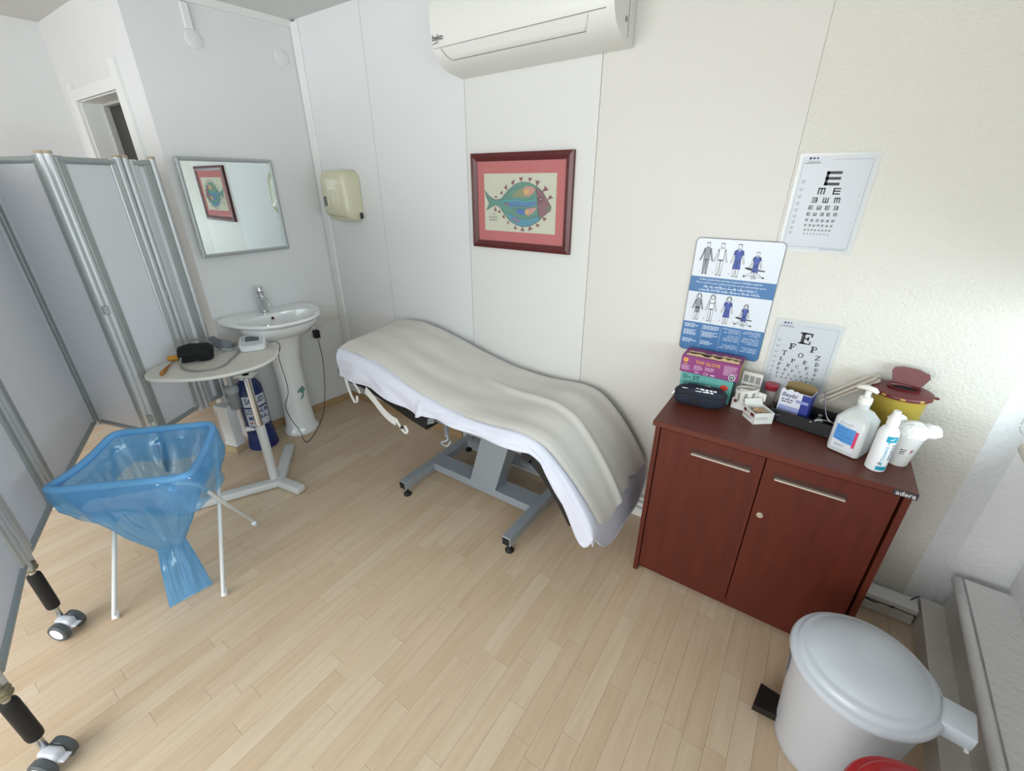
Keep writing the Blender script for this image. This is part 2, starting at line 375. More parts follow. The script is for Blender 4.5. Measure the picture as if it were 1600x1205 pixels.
# ------------------------------------------------------------------ things on the cabinet (top at z = .78)
ZT = .7805
print_dark = mat('print_dark', '#26282c', .6); print_white = mat('print_white', '#e9eaec', .6); print_grey = mat('print_grey', '#8b9096', .6)
def lines(mb, x0, x1, z0, dz, n, h, y, r, M=None, jit=.35, align=0):
    for k in range(n):
        w_ = (x1 - x0) * (1 - jit * r.random()); xa = x0 if align == 0 else (x1 - w_ if align == 2 else (x0 + x1 - w_) / 2)
        z = z0 - k * dz; x = xa
        while x < xa + w_ - .001:
            ww = min(h * (1.5 + 3 * r.random()), xa + w_ - x)
            mb.rect(x, x + ww, z - h / 2, z + h / 2, y, M); x += ww + h * .7
    return mb

# mask box
mb_ = thing('mask_box', 'teal cardboard face-mask box standing under the pink glove box', 'box', (-.258, 1.83, ZT))
obj('carton', MB().rbox(-.358, -.158, 1.79, 1.895, ZT, ZT + .102, .002, 1), mat('teal_card', '#5fa39b', .5, var=.12, scale=8), mb_)
yf = 1.7893
obj('lettering', lines(MB().text('D', -.338, ZT + .083, .026, yf, bold=.02).text('ST', -.296, ZT + .083, .026, yf, bold=.02).flat([(-.322 + .0035 * cos(a), ZT + .083 + .0035 * sin(a)) for a in [k * pi / 5 for k in range(10)]], yf),
    -.345, -.275, ZT + .064, .007, 3, .0028, yf, rnd), mat('print_teal_dark', '#1d4844', .6), mb_)
obj('mask_picture', MB().flat([(-.270, ZT + .04), (-.255, ZT + .062), (-.240, ZT + .066), (-.205, ZT + .045), (-.185, ZT + .022), (-.2, ZT + .025), (-.25, ZT + .03)], yf), mat('pale_teal', '#b9d3d2', .6), mb_)
obj('seal', MB().flat([(-.186 + .015 * cos(k * pi / 10), ZT + .068 + .013 * sin(k * pi / 10)) for k in range(20)], yf), mat('seal_red', '#c7432f', .5), mb_)

# glove box
gb = thing('glove_box', 'magenta latex-glove box with torn top, lying on the teal mask box', 'box', (-.255, 1.83, ZT + .1025))
g0 = ZT + .1028; GF = 1.786
obj('carton', MB().rbox(-.366, -.143, GF, 1.90, g0, g0 + .072, .0025, 1), mat('magenta_card', '#8c3a76', .5, var=.15, scale=10), gb)
obj('side_panel', MB().rect(0, .114, 0, .072, 0, T(-.1427, GF, g0, radians(90))), mat('kraft', '#a98e66', .8, var=.2, scale=14), gb)
torn = MB(); rr = random.Random(3)
pts = [(-.352 + .2 * k / 14, .004 + .010 * rr.random()) for k in range(15)]
for yo, kk, dy in ((.012, 1., .4), (.055, .6, .5)):
    vt = []
    for xa, ha in pts: vt += [(xa, GF + yo, g0 + .072), (xa, GF + yo - .002 + ha * dy, g0 + .072 + ha * kk)]
    obj('torn_edge', MB().add(vt, [(2 * i, 2 * i + 2, 2 * i + 3, 2 * i + 1) for i in range(len(pts) - 1)]), mat('torn_card', '#b39a78', .9), gb)
obj('opening', MB().box(-.345, -.165, GF + .014, GF + .054, g0 + .0715, g0 + .0728), mat('opening_dark', '#4d3b38', .9), gb)
yg = GF - .0007
obj('title', MB().text('TOP GLOVE', -.262, g0 + .052, .0185, yg, bold=.012, sx=.95), mat('print_gold', '#d9a23e', .5), gb)
obj('emblem', MB().flat([(-.347 + .0095 * cos(k * pi / 10), g0 + .055 + .0095 * sin(k * pi / 10)) for k in range(20)], yg).rect(-.354, -.340, g0 + .036, g0 + .0395, yg), mat('print_gold'), gb)
obj('emblem_mark', MB().text('T', -.347, g0 + .055, .013, yg - .0004, bold=.02), mat('magenta_card'), gb)
fine = lines(MB(), -.36, -.325, g0 + .03, .0052, 4, .0022, yg, rnd); lines(fine, -.312, -.275, g0 + .036, .0055, 4, .0022, yg, rnd); lines(fine, -.27, -.225, g0 + .036, .0055, 3, .0022, yg, rnd)
obj('fine_print', lines(MB(), -.2, -.15, g0 + .06, .0052, 8, .002, yg, rnd), mat('print_pink', '#d9b9d2', .6), gb)
fine.text('C€', -.262, g0 + .008, .014, yg, bold=.01); lines(fine, -.245, -.228, g0 + .008, .006, 1, .005, yg, rnd); lines(fine, -.305, -.28, g0 + .008, .006, 1, .004, yg, rnd)
obj('fine_print', fine, mat('print_pink', '#d9b9d2', .6), gb)
obj('size_mark', MB().flat([(-.166 + .0125 * cos(k * pi / 10), g0 + .016 + .0125 * sin(k * pi / 10)) for k in range(20)], yg), print_white, gb)
obj('size_disc', MB().flat([(-.166 + .010 * cos(k * pi / 10), g0 + .016 + .010 * sin(k * pi / 10)) for k in range(20)], yg - .0003), print_dark, gb)
obj('size_letter', MB().text('M', -.166, g0 + .016, .014, yg - .0006, bold=.02), print_white, gb)

# zip pouch
pc = thing('zip_pouch', 'dark navy zipped fabric pouch in front of the teal mask box', 'pouch', (-.258, 1.725, ZT), radians(8))
PM = WM[pc.name]
def pouch(u, v):
    a = 2 * pi * u; n_ = 4; cx = abs(cos(a)) ** (2 / n_) * (1 if cos(a) > 0 else -1); cy = abs(sin(a)) ** (2 / n_) * (1 if sin(a) > 0 else -1)
    b = -pi / 2 + pi * v; rr_ = max(0., cos(b)) ** .45; zz = (sin(b) + 1) / 2
    return (cx * .098 * (.25 + .75 * rr_ if 0 < v < 1 else 0), cy * .035 * (.2 + .8 * rr_ if 0 < v < 1 else 0), .078 * zz + .003 * sin(cx * 9))
obj('body', MB().grid(pouch, 40, 14, True, PM), mat('navy_fabric', '#141b2b', .75, bump=.3, bscale=300), pc, smooth=True)
obj('zip', MB().tube([PM @ Vector(pouch(k / 40, .62)) * 1.0 for k in range(40)], .0028, 6, closed=True), mat('zip_black', '#0b0e14', .5), pc)
obj('zip_pull', MB().tube([PM @ Vector((-.096, -.01, .045)), PM @ Vector((-.106, -.012, .035)), PM @ Vector((-.104, -.014, .02))], .002, 6), 'steel', pc)
obj('lettering', lines(MB(), -.03, .05, .006, .009, 2, .006, 0, random.Random(4), PM @ T(.01, -.026, .0735, 0, radians(-50)), jit=.2), print_white, pc)
obj('print_bar', MB().rect(-.07, -.045, .0, .003, 0, PM @ T(0, -.026, .0735, 0, radians(-50))), print_white, pc)
obj('strap_tab', MB().rbox(-.03, -.005, -.0375, -.034, .018, .04, .001, 1, PM), mat('zip_black'), pc)

# adhesive dressing strip in its carton
pl = thing('dressing_carton', 'white carton holding a rolled strip of printed wound dressings', 'carton', (-.105, 1.80, ZT), radians(-12))
PM = WM[pl.name]
obj('carton', MB().box(-.036, .036, -.03, .03, 0, .044, PM), mat('white_card', '#dcdcd6', .7), pl)
obj('stripe', MB().rect(-.030, -.014, .027, .040, -.0304, PM).rect(.004, .024, .027, .040, -.0304, PM), mat('maroon', '#6a2430', .6), pl)
obj('lettering', MB().text('D', -.005, .0335, .014, -.0305, M=PM, bold=.02), mat('maroon'), pl)
def strip(u, v):
    a = 2 * pi * 1.35 * u - 2.3; r2_ = .030 + .012 * u
    return PM @ Vector((r2_ * cos(a) * 1.05, r2_ * sin(a) * .85, .030 + .055 * v + .006 * sin(7 * u) + (.012 * (u - .8) / .2 if u > .8 else 0)))
obj('dressing_strip', MB().grid(strip, 60, 4), mat('strip_paper', '#d9d6cf', .7), pl, smooth=True)
pr_ = MB()
for k in range(13):
    u = .04 + k * .073
    pr_.grid(lambda a, b, u=u: PM @ ((PM.inverted() @ Vector(strip(u + .03 * a, .15 + .65 * b))) * 1.0 + Vector((cos(2 * pi * 1.35 * u - 2.3), sin(2 * pi * 1.35 * u - 2.3), 0)) * .0008), 3, 3)
obj('strip_print', pr_, mat('strip_grey', '#8f8e88', .7), pl)
obj('dressing_tail', MB().grid(lambda u, v: PM @ Vector((.022 + .05 * u, -.012 + .006 * sin(3 * u) + .012 * u, .04 + .045 * v * (1 - .3 * u) + .01 * u)), 8, 4), mat('strip_paper'), pl)
bk = thing('dressing_sheet', 'upright strip of printed white dressings behind the rolled strip', 'dressing', (-.10, 1.868, ZT), radians(-6))
PM = WM[bk.name]
obj('sheet', MB().box(-.036, .036, -.004, .004, 0, .128, PM), mat('strip_paper'), bk)
obj('sheet_print', MB().rect(-.03, -.012, .085, .115, -.0045, PM).rect(-.008, .009, .085, .115, -.0045, PM).rect(.013, .031, .085, .115, -.0045, PM).rect(-.03, -.012, .04, .075, -.0045, PM).rect(-.008, .009, .04, .075, -.0045, PM), mat('strip_grey'), bk)

# small open carton in front
sc = thing('plaster_carton', 'small open white carton of tan plasters at the cabinet front', 'carton', (-.044, 1.722, ZT), radians(38))
PM = WM[sc.name]
c_ = MB(); t_ = .0015
c_.box(-.037, .037, -.036, -.036 + t_, 0, .046, PM).box(-.037, .037, .036 - t_, .036, 0, .046, PM).box(-.037, -.037 + t_, -.036, .036, 0, .046, PM).box(.037 - t_, .037, -.036, .036, 0, .046, PM).box(-.037, .037, -.036, .036, 0, .002, PM)
obj('carton', c_, mat('white_card'), sc)
obj('flap', MB().add([PM @ Vector(p) for p in ((-.036, .036, .046), (.036, .036, .046), (.034, .050, .066), (-.034, .050, .066))], [(0, 1, 2, 3)]), mat('white_card'), sc)
obj('flap', MB().add([PM @ Vector(p) for p in ((-.0365, -.035, .046), (-.0365, .035, .046), (-.054, .03, .058), (-.054, -.03, .058))], [(0, 1, 2, 3)]), mat('white_card'), sc)
st_ = MB().rect(-.035, -.020, .022, .034, -.0005).rect(.012, .033, .022, .034, -.0005)
MS = PM @ T(-.037, 0, .003, radians(-90)); MF = PM @ T(0, -.036, .0, 0)
obj('stripe', MB().rect(-.034, -.018, .024, .037, -.0006, MS).rect(.008, .03, .024, .037, -.0006, MS), mat('maroon'), sc)
fp = MB().text('D', -.006, .0305, .013, -.0006, M=MS, bold=.02); lines(fp, -.03, .02, .016, .006, 2, .0022, -.0006, rnd, MS); lines(fp, -.03, .03, .028, .007, 2, .0016, -.0006, rnd, MF)
obj('fine_print', fp, mat('maroon'), sc)
pp = MB(); rr = random.Random(9)
for k in range(14): pp.rbox(-.012, .012, -.004, .004, -.0008, .0008, .0004, 1, PM @ T(-.018 + .036 * rr.random(), -.02 + .04 * rr.random(), .036 + .01 * rr.random(), rr.random() * 3, rr.random() * .6))
obj('plasters', pp, mat('plaster_tan', '#c9a47c', .7), sc, kind='stuff')

# black tray with the swab box and instruments
tr = thing('instrument_tray', 'long black plastic tray holding the blue and white swab box', 'tray', (.100, 1.792, ZT), radians(-12))
PM = WM[tr.name]
tb = MB().rbox(-.102, .108, -.065, .065, 0, .006, .002, 1, PM)
for a in ((-.102, .108, -.065, -.059), (-.102, .108, .059, .065), (-.102, -.096, -.065, .065), (.102, .108, -.065, .065)): tb.rbox(*a, 0, .05, .002, 1, PM)
obj('shell', tb, mat('tray_black', '#121315', .45), tr)
obj('tray_mark', lines(MB(), -.085, -.06, .03, .005, 1, .003, -.0656, rnd, PM), print_grey, tr)

sb = thing('swab_box', 'open blue and white carton with torn lid standing in the black tray', 'box', (.062, 1.80, ZT + .006), radians(-12))
PM = WM[sb.name]
B0 = .03
cb = MB().box(-.05, .05, -.03, -.0285, B0 - .03, .115, PM).box(-.05, .05, .0285, .03, 0, .118, PM).box(-.05, -.0485, -.03, .03, 0, .115, PM).box(.0485, .05, -.03, .03, 0, .115, PM).box(-.05, .05, -.03, .03, 0, .002, PM)
obj('carton', cb, mat('swab_white', '#d3d4dc', .6), sb)
obj('inside', MB().rect(-.048, .048, .01, .118, 0, PM @ T(0, .0284, 0)).rect(-.028, .028, .01, .113, 0, PM @ T(-.0484, 0, 0, radians(90))).rect(-.028, .028, .01, .113, 0, PM @ T(.0484, 0, 0, radians(90))), mat('kraft_inside', '#84714a', .85), sb)
lid = [(-.05, .117), (.05, .117), (.049, .128), (.03, .135), (0, .137), (-.03, .134), (-.046, .128)]
obj('lid', MB().prism(lid, .0285, .03, PM), mat('kraft_inside'), sb)
tq = [(-.05, .114)] + [(-.05 + .07 * k / 8, .114 + .009 * rr.random()) for k in range(1, 8)] + [(.02, .114)]
obj('torn_edge', MB().prism(tq, -.0302, -.0295, PM), mat('swab_white'), sb)
obj('blue_panel', MB().rect(.022, .0502, 0, .113, -.0306, PM).rect(-.03, .03, 0, .113, 0, PM @ T(.0506, 0, 0, radians(90))), mat('swab_blue', '#27368b', .5), sb)
obj('pale_band', MB().rect(-.046, .022, .032, .055, -.0306, PM).rect(.005, .045, .077, .088, -.0309, PM), mat('swab_lilac', '#8f97c4', .6), sb)
obj('lettering', lines(MB().text('Beybi', -.02, .098, .023, -.0308, M=PM, shear=.25, bold=.012), -.042, .0, .08, .009, 2, .004, -.0308, rnd, PM), mat('print_navy', '#3a3f63', .6), sb)
obj('fine_print', lines(MB(), -.044, .015, .02, .01, 1, .006, -.0308, rnd, PM), mat('print_navy'), sb)
obj('mark', lines(MB(), .028, .044, .024, .007, 2, .004, -.031, rnd, PM, jit=.1), mat('print_pale', '#b9c2e6', .6), sb)

# swabs in paper sleeve
sw = thing('swab_pack', 'bundle of long paper-wrapped swab sticks leaning over the tray', 'swabs', (.21, 1.86, ZT + .05))
a0, a1 = Vector((.150, 1.86, .866)), Vector((.275, 1.862, .985)); dv = (a1 - a0)
ux = dv.normalized(); uz = Vector((0, 1, 0)).cross(ux) * -1; ln_ = dv.length
for k in range(11):
    c = a0 + Vector((0, -.026 + .0050 * k, 0)) + uz * (.012 * rr.random() - .009 * (k % 3) + .006) - ux * .02 * rr.random()
    tl = .06 * (rr.random() - .5)
    Mk = Matrix(((ux.x, 0, uz.x, c.x), (ux.y, 1, uz.y, c.y), (ux.z, 0, uz.z, c.z), (0, 0, 0, 1))) @ Matrix.Rotation(tl, 4, 'Z') @ Matrix.Rotation(tl * .6, 4, 'Y')
    obj('wrapped_swab', MB().rbox(0, ln_ * (.98 + .12 * rr.random()), -.0085, .0085, -.0008, .0008, .0006, 1, Mk).tube([Mk @ Vector((.004, 0, 0)), Mk @ Vector((ln_ * .95, 0, 0))], .0022, 6), mat('swab_paper', '#d6cdc0', .6, var=.12, scale=30), sw)
# instruments in the tray
fo = thing('wire_forceps', 'bent thin metal forceps sticking out of the black tray', 'forceps', (.16, 1.74, ZT + .04))
obj('arm', MB().tube(smoothpath([(.142, 1.84, .905), (.150, 1.80, .868), (.165, 1.755, .838), (.186, 1.735, .83)]), .0022, 6), 'chrome', fo)
obj('arm', MB().tube(smoothpath([(.118, 1.722, .822), (.150, 1.728, .838), (.186, 1.735, .832)]), .0022, 6), 'chrome', fo)
vl = thing('glass_vial', 'small clear vial lying in the black tray beside the blue box', 'vial', (.142, 1.765, ZT + .008))
obj('glass', MB().lathe([(0, 0), (.013, 0), (.013, .03), (.006, .036), (.006, .04)], (.145, 1.765, ZT + .008), 18), mat('vial_glass', '#c9cdd0', .1, alpha=.5), vl, smooth=40)
obj('cap', MB().lathe([(.007, .04), (.007, .05), (0, .05)], (.145, 1.765, ZT + .008), 18), 'steel', vl, smooth=40)
rc = thing('red_cap_jar', 'small red-lidded jar half hidden behind the rolled dressings', 'jar', (.012, 1.88, ZT))
obj('jar', MB().lathe([(0, 0), (.019, 0), (.02, .06), (.018, .065)], (-.028, 1.893, ZT), 20), mat('jar_clear', '#b7b0ae', .2), rc, smooth=40)
obj('lid', MB().lathe([(.022, .065), (.023, .067), (.026, .085), (.024, .088), (0, .088)], (-.028, 1.893, ZT), 20), mat('lid_red', '#a83242', .4), rc, smooth=40)

# sharps container
sh_ = thing('sharps_container', 'yellow sharps container with dark red lid and open flap', 'container', (.345, 1.80, ZT))
SC = (.345, 1.838, ZT)
obj('tub', MB().lathe([(0, 0), (.060, 0), (.063, .004), (.072, .165), (.072, .172)], SC, 40), mat('sharps_yellow', '#b09a3c', .4, var=.1, scale=6), sh_, smooth=40)
ld = obj('lid', MB().lathe([(.074, .170), (.083, .173), (.084, .178), (.082, .184), (.068, .189), (.0, .191)], SC, 40), mat('sharps_red', '#641c20', .42), sh_, smooth=30)
for k in range(10):
    a = 2 * pi * k / 10 + .25
    obj('clip', MB().rbox(-.007, .007, -.0015, .0015, -.003, .003, .001, 1, T(SC[0] + .0828 * cos(a), SC[1] + .0828 * sin(a), ZT + .179, a + pi / 2)), mat('clip_yellow', '#c2a14a', .5), ld)
obj('collar', MB().lathe([(.038, .190), (.040, .195), (.035, .195), (.033, .1905)], SC, 32, sx=1.15, sy=.8), mat('sharps_red'), ld, smooth=30)
hole = [(SC[0] + .027 * cos(2 * pi * k / 24) * 1.25, SC[1] - .004 + .019 * sin(2 * pi * k / 24)) for k in range(24)]
obj('opening', MB().slab(hole, ZT + .1905, ZT + .1925), mat('hole_black', '#0a0808', .9), ld)
fl = [(-.038, 0), (.038, 0), (.052, .036), (.047, .050), (.016, .060), (-.024, .059), (-.045, .053), (-.050, .04)]
obj('flap', MB().prism(fl, -.002, .003, T(SC[0] + .010, SC[1] + .036, ZT + .191, radians(-12), radians(-10))), mat('sharps_red'), ld)
obj('tab', MB().lathe([(.004, 0), (.007, 0), (.007, .005), (.004, .005)], (SC[0] + .088, SC[1] - .005, ZT + .176), 14), mat('sharps_red'), ld)

# sanitizer pump bottle
sz = thing('sanitizer_bottle', 'large translucent square sanitizer bottle with white pump and blue label', 'bottle', (.236, 1.662, ZT), radians(-24))
PM = WM[sz.name]
def sqb(z, w_, d_, r):
    P = rrect(-w_, w_, -d_, d_, r, 4); return [PM @ Vector((x, y, z)) for x, y in P]
lv = [(0, .038, .038, .014), (.004, .046, .046, .014), (.022, .048, .048, .014), (.122, .048, .048, .014), (.150, .030, .030, .014), (.158, .021, .021, .0205), (.162, .017, .017, .0165), (.178, .017, .017, .0165)]
sv = []; sf = []
for i, a in enumerate(lv):
    sv += sqb(*a)
nn = len(sv) // len(lv)
for i in range(len(lv) - 1):
    for k in range(nn): sf.append((i * nn + k, i * nn + (k + 1) % nn, (i + 1) * nn + (k + 1) % nn, (i + 1) * nn + k))
sf.append(tuple(range(nn))[::-1]); sf.append(tuple((len(lv) - 1) * nn + k for k in range(nn)))
obj('bottle', MB().add(sv, sf), mat('bottle_cloudy', '#d9dcdb', .28, alpha=.82), sz, smooth=40)
pm_ = obj('pump', MB().lathe([(.0, .178), (.0185, .178), (.0185, .196), (.015, .2), (.008, .2), (.008, .222), (0, .222)], n=24, M=PM), mat('pump_white', '#e6e6e0', .4), sz, smooth=30)
obj('nozzle', MB().tube([PM @ Vector(p) for p in ((.024, 0, .222), (.015, 0, .228), (-.012, 0, .230), (-.026, 0, .226), (-.034, 0, .222))], [.005, .0085, .009, .006, .004], 10), mat('pump_white'), pm_, smooth=True)
LF = -.0484
obj('label_sheet', MB().rect(-.034, .030, .018, .122, LF, PM), mat('label_white', '#d5d9df', .5), sz)
obj('label_blue', MB().flat([(-.034, .05), (-.005, .044), (.022, .044), (.022, .098), (-.005, .099), (-.034, .104)], LF - .0004, PM), mat('label_blue', '#4a8ccb', .5), sz)
obj('label_red', MB().rect(.022, .030, .036, .095, LF - .0004, PM), mat('label_pink', '#d23a62', .5), sz)
obj('fine_print', lines(lines(MB().text('T.', -.022, .116, .010, LF - .0005, M=PM), -.03, .02, .112, .006, 2, .002, LF - .0005, rnd, PM), -.025, .015, .034, .005, 2, .0025, LF - .0005, rnd, PM), print_grey, sz)
obj('label_text', lines(MB(), -.03, .015, .09, .012, 4, .003, LF - .0007, rnd, PM), mat('label_blue_dark', '#3168a5', .5), sz)

# spray bottle (lotion)
sp = thing('lotion_bottle', 'slim white hand lotion bottle with teal print at the cabinet edge', 'bottle', (.307, 1.588, ZT), radians(30))
PM = WM[sp.name]
obj('bottle', MB().lathe([(0, 0), (.024, 0), (.0265, .003), (.0265, .125), (.025, .135), (.020, .146), (.0125, .154), (.0125, .158)], n=32, M=PM), mat('lotion_white', '#e3e6e6', .35), sp, smooth=30)
obj('cap', MB().lathe([(.0155, .157), (.0155, .172), (.012, .182), (.0095, .186), (.0095, .202), (.0085, .204), (0, .204)], n=28, M=PM), mat('pump_white'), sp, smooth=30)
def wrap(R, a0_, PM=PM): return lambda x, y, z: PM @ Vector((R * sin(a0_ + x / R), -R * cos(a0_ + x / R), z))
def wrect(mb, x0, x1, z0, z1, fn, n=6):
    return mb.grid(lambda u, v: fn(x0 + (x1 - x0) * u, 0, z0 + (z1 - z0) * v), n, 2)
W1 = wrap(.0268, 0)
teal = mat('print_teal', '#1f93ab', .5)
obj('label_band', wrect(wrect(MB(), -.017, .013, .108, .128, W1), -.017, .013, .008, .022, W1), teal, sp)
rot90 = lambda f: (lambda x, y, z: f(-(z), y, x))
obj('brand_text', MB().text('ACTOHAND 99', .068, .0025, .0125, fn=lambda x, y, z: W1(-z - .004 + .0, 0, x), bold=.012), teal, sp)
fl2 = lines(MB(), .045, .105, -.006, .006, 2, .003, 0, rnd); fl2.v = [W1(-p.z, 0, p.x) for p in fl2.v]
obj('fine_print', fl2, mat('print_navy'), sp)
obj('plus_mark', MB().text('+', -.012, .031, .018, fn=W1, bold=.04), mat('print_navy'), sp)
W2 = wrap(.0268, .95)
sd = lines(MB(), -.012, .010, .12, .0052, 12, .002, 0, rnd); sd.v = [W2(*p) for p in sd.v]
obj('side_print', sd, print_grey, sp)
W1b = wrap(.0272, 0)
obj('logo_mark', MB().add([W1b(*p) for p in ((-.010, 0, .116), (-.003, 0, .115), (.006, 0, .122), (.003, 0, .122), (-.003, 0, .119))], [(0, 1, 2, 3, 4)]), print_white, sp)

# cup with cotton wool
cu = thing('plastic_cup', 'white tapered plastic cup stuffed with cotton at the cabinet corner', 'cup', (.367, 1.668, ZT), radians(20))
PM = WM[cu.name]
obj('cup', MB().lathe([(0, 0), (.028, 0), (.0285, .001), (.042, .108), (.0435, .110), (.042, .112), (.040, .108), (.0272, .004), (0, .004)], n=36, M=PM), mat('cup_white', '#e2e3e0', .45), cu, smooth=30)
W3 = wrap(.0362, 0, PM)
obj('lettering', MB().text('F', .006, .06, .018, fn=lambda x, y, z: PM @ (Vector((0, 0, z)) + Vector((sin(x / .036) * (.0295 + .0123 * z / .1), -cos(x / .036) * (.0295 + .0123 * z / .1), 0)) * 1.01), bold=.02), mat('print_red', '#a02a34', .5), cu)
mk2 = lines(MB(), -.022, -.006, .064, .007, 3, .003, 0, rnd); mk2.v = [(lambda x, y, z: PM @ (Vector((0, 0, z)) + Vector((sin(x / .036) * (.0295 + .0123 * z / .1), -cos(x / .036) * (.0295 + .0123 * z / .1), 0)) * 1.01))(*p) for p in mk2.v]
obj('marks', mk2, print_dark, cu)
ct = thing('cotton_wool', 'fluffy wad of white cotton wool bulging from the plastic cup', 'cotton', (.367, 1.668, ZT + .11))
def blob(c, sx, sy, sz_, seed, amp=.25, n=30, m_=18):
    def f(u, v):
        a = 2 * pi * u; b = -pi / 2 + pi * v; p = Vector((cos(a) * cos(b), sin(a) * cos(b), sin(b)))
        q = 1 + amp * mnoise.noise(p * 2.2 + Vector((seed, 0, 0))) + amp * .5 * mnoise.noise(p * 6 + Vector((0, seed, 0)))
        return Vector(c) + Vector((p.x * sx, p.y * sy, p.z * sz_)) * q
    return MB().grid(f, n, m_, True)
cw = mat('cotton', '#eeeeea', .95, bump=.5, bscale=140)
obj('wad', blob((.372, 1.668, ZT + .118), .043, .041, .030, 1.3, .14), cw, ct, smooth=True)
obj('tuft', blob((.415, 1.683, ZT + .122), .03, .028, .022, 5.1, .16), cw, ct, smooth=True)
obj('tuft', blob((.335, 1.70, ZT + .135), .022, .024, .018, 9.1, .25), cw, ct, smooth=True)

# ================================================================== on the back wall
# air conditioner
ac = thing('air_conditioner', 'white split air conditioner unit high on the back wall', 'air conditioner', (-1.18, YB, 2.05))
AX0, AX1 = -1.600, -.765
prof = [(1.928, 2.052), (1.90, 2.054), (1.84, 2.060), (1.79, 2.072), (1.755, 2.095), (1.735, 2.125), (1.724, 2.17), (1.722, 2.24), (1.73, 2.31), (1.745, 2.335), (1.775, 2.345), (1.928, 2.345)]
AM = T(-1.18, 0, 2.2) @ Matrix.Rotation(radians(-1.0), 4, 'Y') @ T(1.18, 0, -2.2)
mat('ac_white', '#dddcd7', .35)
def acx(i, k):                                    # ends rounded toward the front
    y = prof[k][0]; t = max(0, (1.80 - y) / .08); return (0, .012, .03, .04)[i] * 0 + .035 * t * t
am = MB(); nP = len(prof)
st = [AX0, AX0 + .02, AX1 - .008, AX1]
vv = []
for i, x in enumerate(st):
    for k, (y, z) in enumerate(prof):
        xx = x
        if i == 0: xx = x + .022 * max(0, (1.86 - y) / .14) ** 2 * (1 if z < 2.12 else .2)
        vv.append((xx, y, z))
ff = [(i * nP + k, (i + 1) * nP + k, (i + 1) * nP + (k + 1) % nP, i * nP + (k + 1) % nP) for i in range(3) for k in range(nP)]
ff += [tuple(range(nP)), tuple(3 * nP + k for k in range(nP))[::-1]]
obj('casing', am.add(vv, ff, AM), 'ac_white', ac, smooth=35)
def acy(z):                                      # depth of the casing at height z
    return interp([(2.052, 1.90), (2.060, 1.84), (2.072, 1.79), (2.095, 1.755), (2.125, 1.735), (2.17, 1.724)], z)
obj('panel_gap', MB().tube([AM @ Vector((AX0 + .006, acy(2.1315) + .001, 2.1315)), AM @ Vector((AX1 - .03, acy(2.1315) + .0, 2.1315))], .0016, 6), mat('gap_grey', '#8a8782', .7), ac)
FZ = [2.127, 2.118, 2.110, 2.102, 2.095, 2.088]
obj('air_flap', MB().grid(lambda u, v: AM @ Vector((AX0 + .055 + .03 * v + (AX1 - AX0 - .15 - .05 * v) * u, acy(FZ[int(round(v * 5))]) - .0025, FZ[int(round(v * 5))])), 12, 6), 'ac_white', ac, smooth=True)
gp = [(AX0 + .050, 2.128), (AX0 + .062, 2.105), (AX0 + .080, 2.0885), (AX0 + .095, 2.0865), (AX1 - .120, 2.0865), (AX1 - .108, 2.105), (AX1 - .096, 2.128)]
gq = [q for a_, b_2 in zip(gp, gp[1:]) for q in ((a_[0] + (b_2[0] - a_[0]) * k / 8, a_[1] + (b_2[1] - a_[1]) * k / 8) for k in range(8))]
obj('flap_gap', MB().tube([AM @ Vector((x, acy(z) - .0008, z)) for x, z in gq], .0016, 5), mat('gap_grey'), ac)
obj('brand', MB().text('beko', AX0 + .044, 2.163, .03, 1.7195, M=AM, bold=.01).add([(AX0 + .012, 1.7195, 2.141), (AX0 + .046, 1.7195, 2.147), (AX0 + .046, 1.7195, 2.150), (AX0 + .012, 1.7195, 2.143)], [(0, 1, 2, 3)], AM), mat('print_black', '#2e2e2e', .5), ac)
obj('end_seam', MB().box(AX1 - .003, AX1 + .001, 1.865, 1.868, 2.07, 2.345, AM), mat('gap_grey'), ac)
obj('knockout', MB().lathe([(.008, 0), (.0095, .0008), (.0085, .0008)], n=18, M=AM @ T(AX1, 1.845, 2.12) @ Matrix.Rotation(pi / 2, 4, 'Y')), mat('gap_grey'), ac)

# framed picture
fp_ = thing('framed_picture', 'dark red framed drawing of a spiky green and blue fish', 'picture', (-1.265, YB, 1.288))
FX0, FX1, FZ0, FZ1 = -1.552, -.977, 1.288, 1.729; fwid = .036
fm = MB()
def mitre(x0, x1, z0, z1, w_, yb, yf):
    o_ = [(x0, z0), (x1, z0), (x1, z1), (x0, z1)]; i_ = [(x0 + w_, z0 + w_), (x1 - w_, z0 + w_), (x1 - w_, z1 - w_), (x0 + w_, z1 - w_)]
    R = []
    for k in range(4):
        a, b = o_[k], o_[(k + 1) % 4]; c, e = i_[(k + 1) % 4], i_[k]
        vv = [(a[0], yb, a[1]), (b[0], yb, b[1]), (c[0], yb, c[1]), (e[0], yb, e[1]),
              (a[0], yf + .004, a[1]), (b[0], yf + .004, b[1]), (c[0], yf + .006, c[1]), (e[0], yf + .006, e[1])]
        m1 = ((a[0] + e[0]) / 2, (a[1] + e[1]) / 2); m2 = ((b[0] + c[0]) / 2, (b[1] + c[1]) / 2)
        vv += [(m1[0], yf, m1[1]), (m2[0], yf, m2[1])]
        R.append(MB().add(vv, [(0, 3, 2, 1), (0, 1, 5, 4), (2, 3, 7, 6), (4, 5, 9, 8), (8, 9, 6, 7), (0, 4, 8, 7, 3), (1, 2, 6, 9, 5)]))
    return R
mat('frame_red', '#5a1d1c', .35, var=.3, scale=12)
for q in mitre(FX0, FX1, FZ0, FZ1, fwid, YB - .001, YB - .024): obj('frame_bar', q, 'frame_red', fp_)
YP = YB - .012
obj('mount', MB().box(FX0 + .03, FX1 - .03, YP, YB - .002, FZ0 + .03, FZ1 - .03), mat('mount_coral', '#c1504f', .7), fp_)
